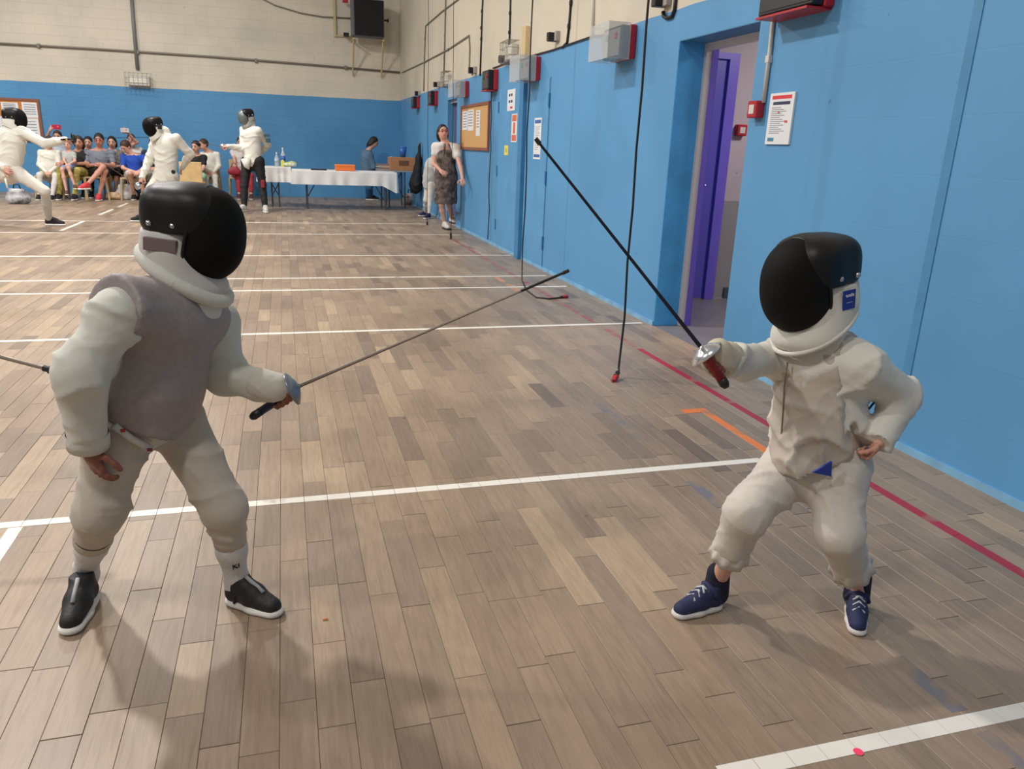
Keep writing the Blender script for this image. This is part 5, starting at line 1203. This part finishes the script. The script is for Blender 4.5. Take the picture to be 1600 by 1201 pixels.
bottle(433, 261, .26, 'squat clear water bottle on the left table', M_pvc, M_pet); bottle(443, 262, .36, 'tall clear bottle with blue label on the left table', M_pvc, M_pet)
p = top_at(442, 265, zt2); r = empty('lemon_carton', p, 'small yellow carton in front of the bottles', 'carton'); MB().bbox(p+Z*.06, (.035, .035, .06)).build('box', mat('carton_yellow', (222, 212, 96), .5), r); MB().lathe(p+Z*.12, Z, [(0, .012), (.018, .012), (.019, .001)], 10).build('cap', M_pvc, r)
p = top_at(452, 265, zt2); r = empty('snack_bag', p, 'crumpled green and white snack bag on the left table', 'snack bag'); smooth_obj('packet', [el(p+Z*.045, (.13, .09, .05), None, .02), el(p+V(.05, 0, .06), (.07, .06, .05), None, .03)], .012, mat('packet_green', (176, 190, 110), .4, rgb2=(216, 220, 206), vscale=12), r, [plane(p, -Z)], [(.012, .07, (1, .4, .2), 3)])
p = top_at(539, 268, zt1); r = empty('orange_box', p, 'orange cardboard box on the right folding table', 'box'); MB().bbox(p+Z*.05, (.19, .13, .045), bev=.1).build('tray', mat('orange_card', (232, 120, 52), .6), r); MB().bbox(p+Z*.107, (.195, .135, .013), bev=.3).build('lid', mat('orange_lid', (244, 140, 70), .6), r)
p = top_at(498, 267, zt1); r = empty('black_folder', p, 'flat black folder lying on the right table', 'folder'); MB().bbox(p+Z*.012, (.15, .11, .011), bev=.3).build('cover', M_black, r); MB().bbox(p+Z*.025, (.05, .03, .003)).build('clip', MATS['steel'], r)
p = top_at(628, 269, zt3); M_card = mat('cardboard', (176, 124, 84), .8, var=.06, vscale=6)
r = empty('cardboard_box', p, 'brown cardboard box on the corner table', 'box'); MB().bbox(p+Z*.135, (.28, .2, .133), bev=.04).build('carton', M_card, r); MB().box(p+V(-.09, -.203, .1), p+V(.12, -.2, .2)).build('print', mat('card_print', (110, 74, 50), .8), r); MB().box(p+V(-.28, -.03, .267), p+V(.28, .03, .27)).build('tape', mat('tape', (200, 160, 110), .3), r)
q = p+Z*.271+V(.02, 0, 0); r = empty('blue_cup', q, 'translucent blue cup standing on the cardboard box', 'cup'); MB().lathe(q, Z, [(0, .001), (0, .06), (.2, .085), (.2, .078), (.01, .054)], 20).build('cup', mat('blue_plastic', (58, 108, 190), .3, alpha=.8), r, True); MB().lathe(q+Z*.2, Z, [(0, .086), (.012, .087), (.012, .078), (0, .078)], 20).build('rim', mat('blue_rim', (70, 110, 180), .4), r, True)
p = top_at(600, 267, zt3)
for k in range(5):
    sh = MB().bbox(p+Z*(.012+.024*k)+V((k % 2)*.02, 0, 0), (.16, .11, .0105), bev=.2).build('book', mat('book_%d' % (k % 3), [(170, 150, 140), (128, 110, 112), (196, 186, 170)][k % 3], .7))
    tag(sh, ['lowest book', 'second book from below', 'middle book', 'fourth book from below', 'topmost book'][k]+' of the stack on the corner table', 'book', 'books on the corner table')
p = top_at(610, 268, zt3); r = empty('white_packet', p, 'upright white paper packet left of the cardboard box', 'packet'); MB().bbox(p+Z*.13+V(.02, 0, 0), (.03, .1, .13), bev=.2).build('packet', M_paper, r); MB().bbox(p+Z*.265+V(.02, 0, 0), (.01, .1, .008)).build('fold', M_paper, r)
# coat hanging on the wall
p = onx(657, 235); zc = 1.3; r = empty('hanging_coat', (WX, 15.9, .45), 'long black coat hanging on a peg by the corner', 'coat')
yk = onx(660, 250)[1]
smooth_obj('coat', [rc((WX-.05, yk, 1.30), (WX-.08, yk, 1.0), .03, .08, .05, ((1, 0, 0), .7)), rc((WX-.08, yk, 1.0), (WX-.13, yk+.05, .5), .09, .19, .06, ((1, 0, 0), .65))], .014, M_blackf, r, (), [(.02, .13, (0, 1, .1), 4)])
MB().tube([(WX, yk, 1.33), (WX-.06, yk, 1.33), (WX-.07, yk, 1.37)], .012, 8).build('peg', MATS['steel'], r)
# bags on the floor
def bag(px, py, w, h, d, m, label, m2=None, handles=True, cat='bag'):
    p = fl(px, py); r = empty('bag', p, label, cat)
    smooth_obj('bag_body', [rc(p+V(-w*.3, 0, h*.3), p+V(w*.3, 0, h*.3), h*.3, h*.3, .04, ((0, 1, 0), d/h)), rc(p+V(-w*.25, 0, h*.7), p+V(w*.22, 0, h*.72), h*.22, h*.2, .06, ((0, 1, 0), d/h))], .014, m, r, [plane(p, -Z)], [(.012, .1, (1, 0, .4), 7)])
    if handles: MB().tube([p+V(-w*.15, 0, h*.85), p+V(-w*.1, 0, h*1.15), p+V(w*.1, 0, h*1.15), p+V(w*.15, 0, h*.85)], .012, 6).build('handle', m2 or m, r, True)
bag(640, 319, .26, .28, .18, mat('bag_cream', (206, 190, 180), .8, rgb2=(120, 100, 96), vscale=6), 'cream bag with dark marks under the corner table', M_black)
bag(199, 311, .34, .34, .2, mat('bag_white', (210, 208, 206), .7), 'white bag under the boy in blue')
bag(178, 311, .36, .16, .26, mat('bag_beige', (204, 172, 140), .8), 'flat beige bag on the floor between the man and the boy', None, False)
bag(30, 318, .4, .3, .22, mat('bag_clear', (200, 200, 204), .4, rgb2=(70, 70, 80), vscale=5), 'white and black bag on the floor behind the left-edge fencer', M_black)
bag(211, 311, .24, .2, .2, M_black, 'black bag on the floor under the boy in blue', None)
# a wood chip on the floor
p = fl(508, 967, .0015); o = MB().add([p+V(-.008, -.004, 0), p+V(.009, -.003, 0), p+V(.006, .006, 0), p+V(-.004, .004, 0), p+V(-.006, -.002, .004), p+V(.006, -.001, .006), p+V(.003, .004, .004)], [(3, 2, 1, 0), (0, 1, 5, 4), (1, 2, 6, 5), (2, 3, 4, 6), (3, 0, 4), (4, 5, 6)]).build('paper_scrap', mat('scrap', (220, 150, 100), .8))
tag(o, 'tiny orange scrap lying on the floor near the left child\'s front shoe', 'scrap')
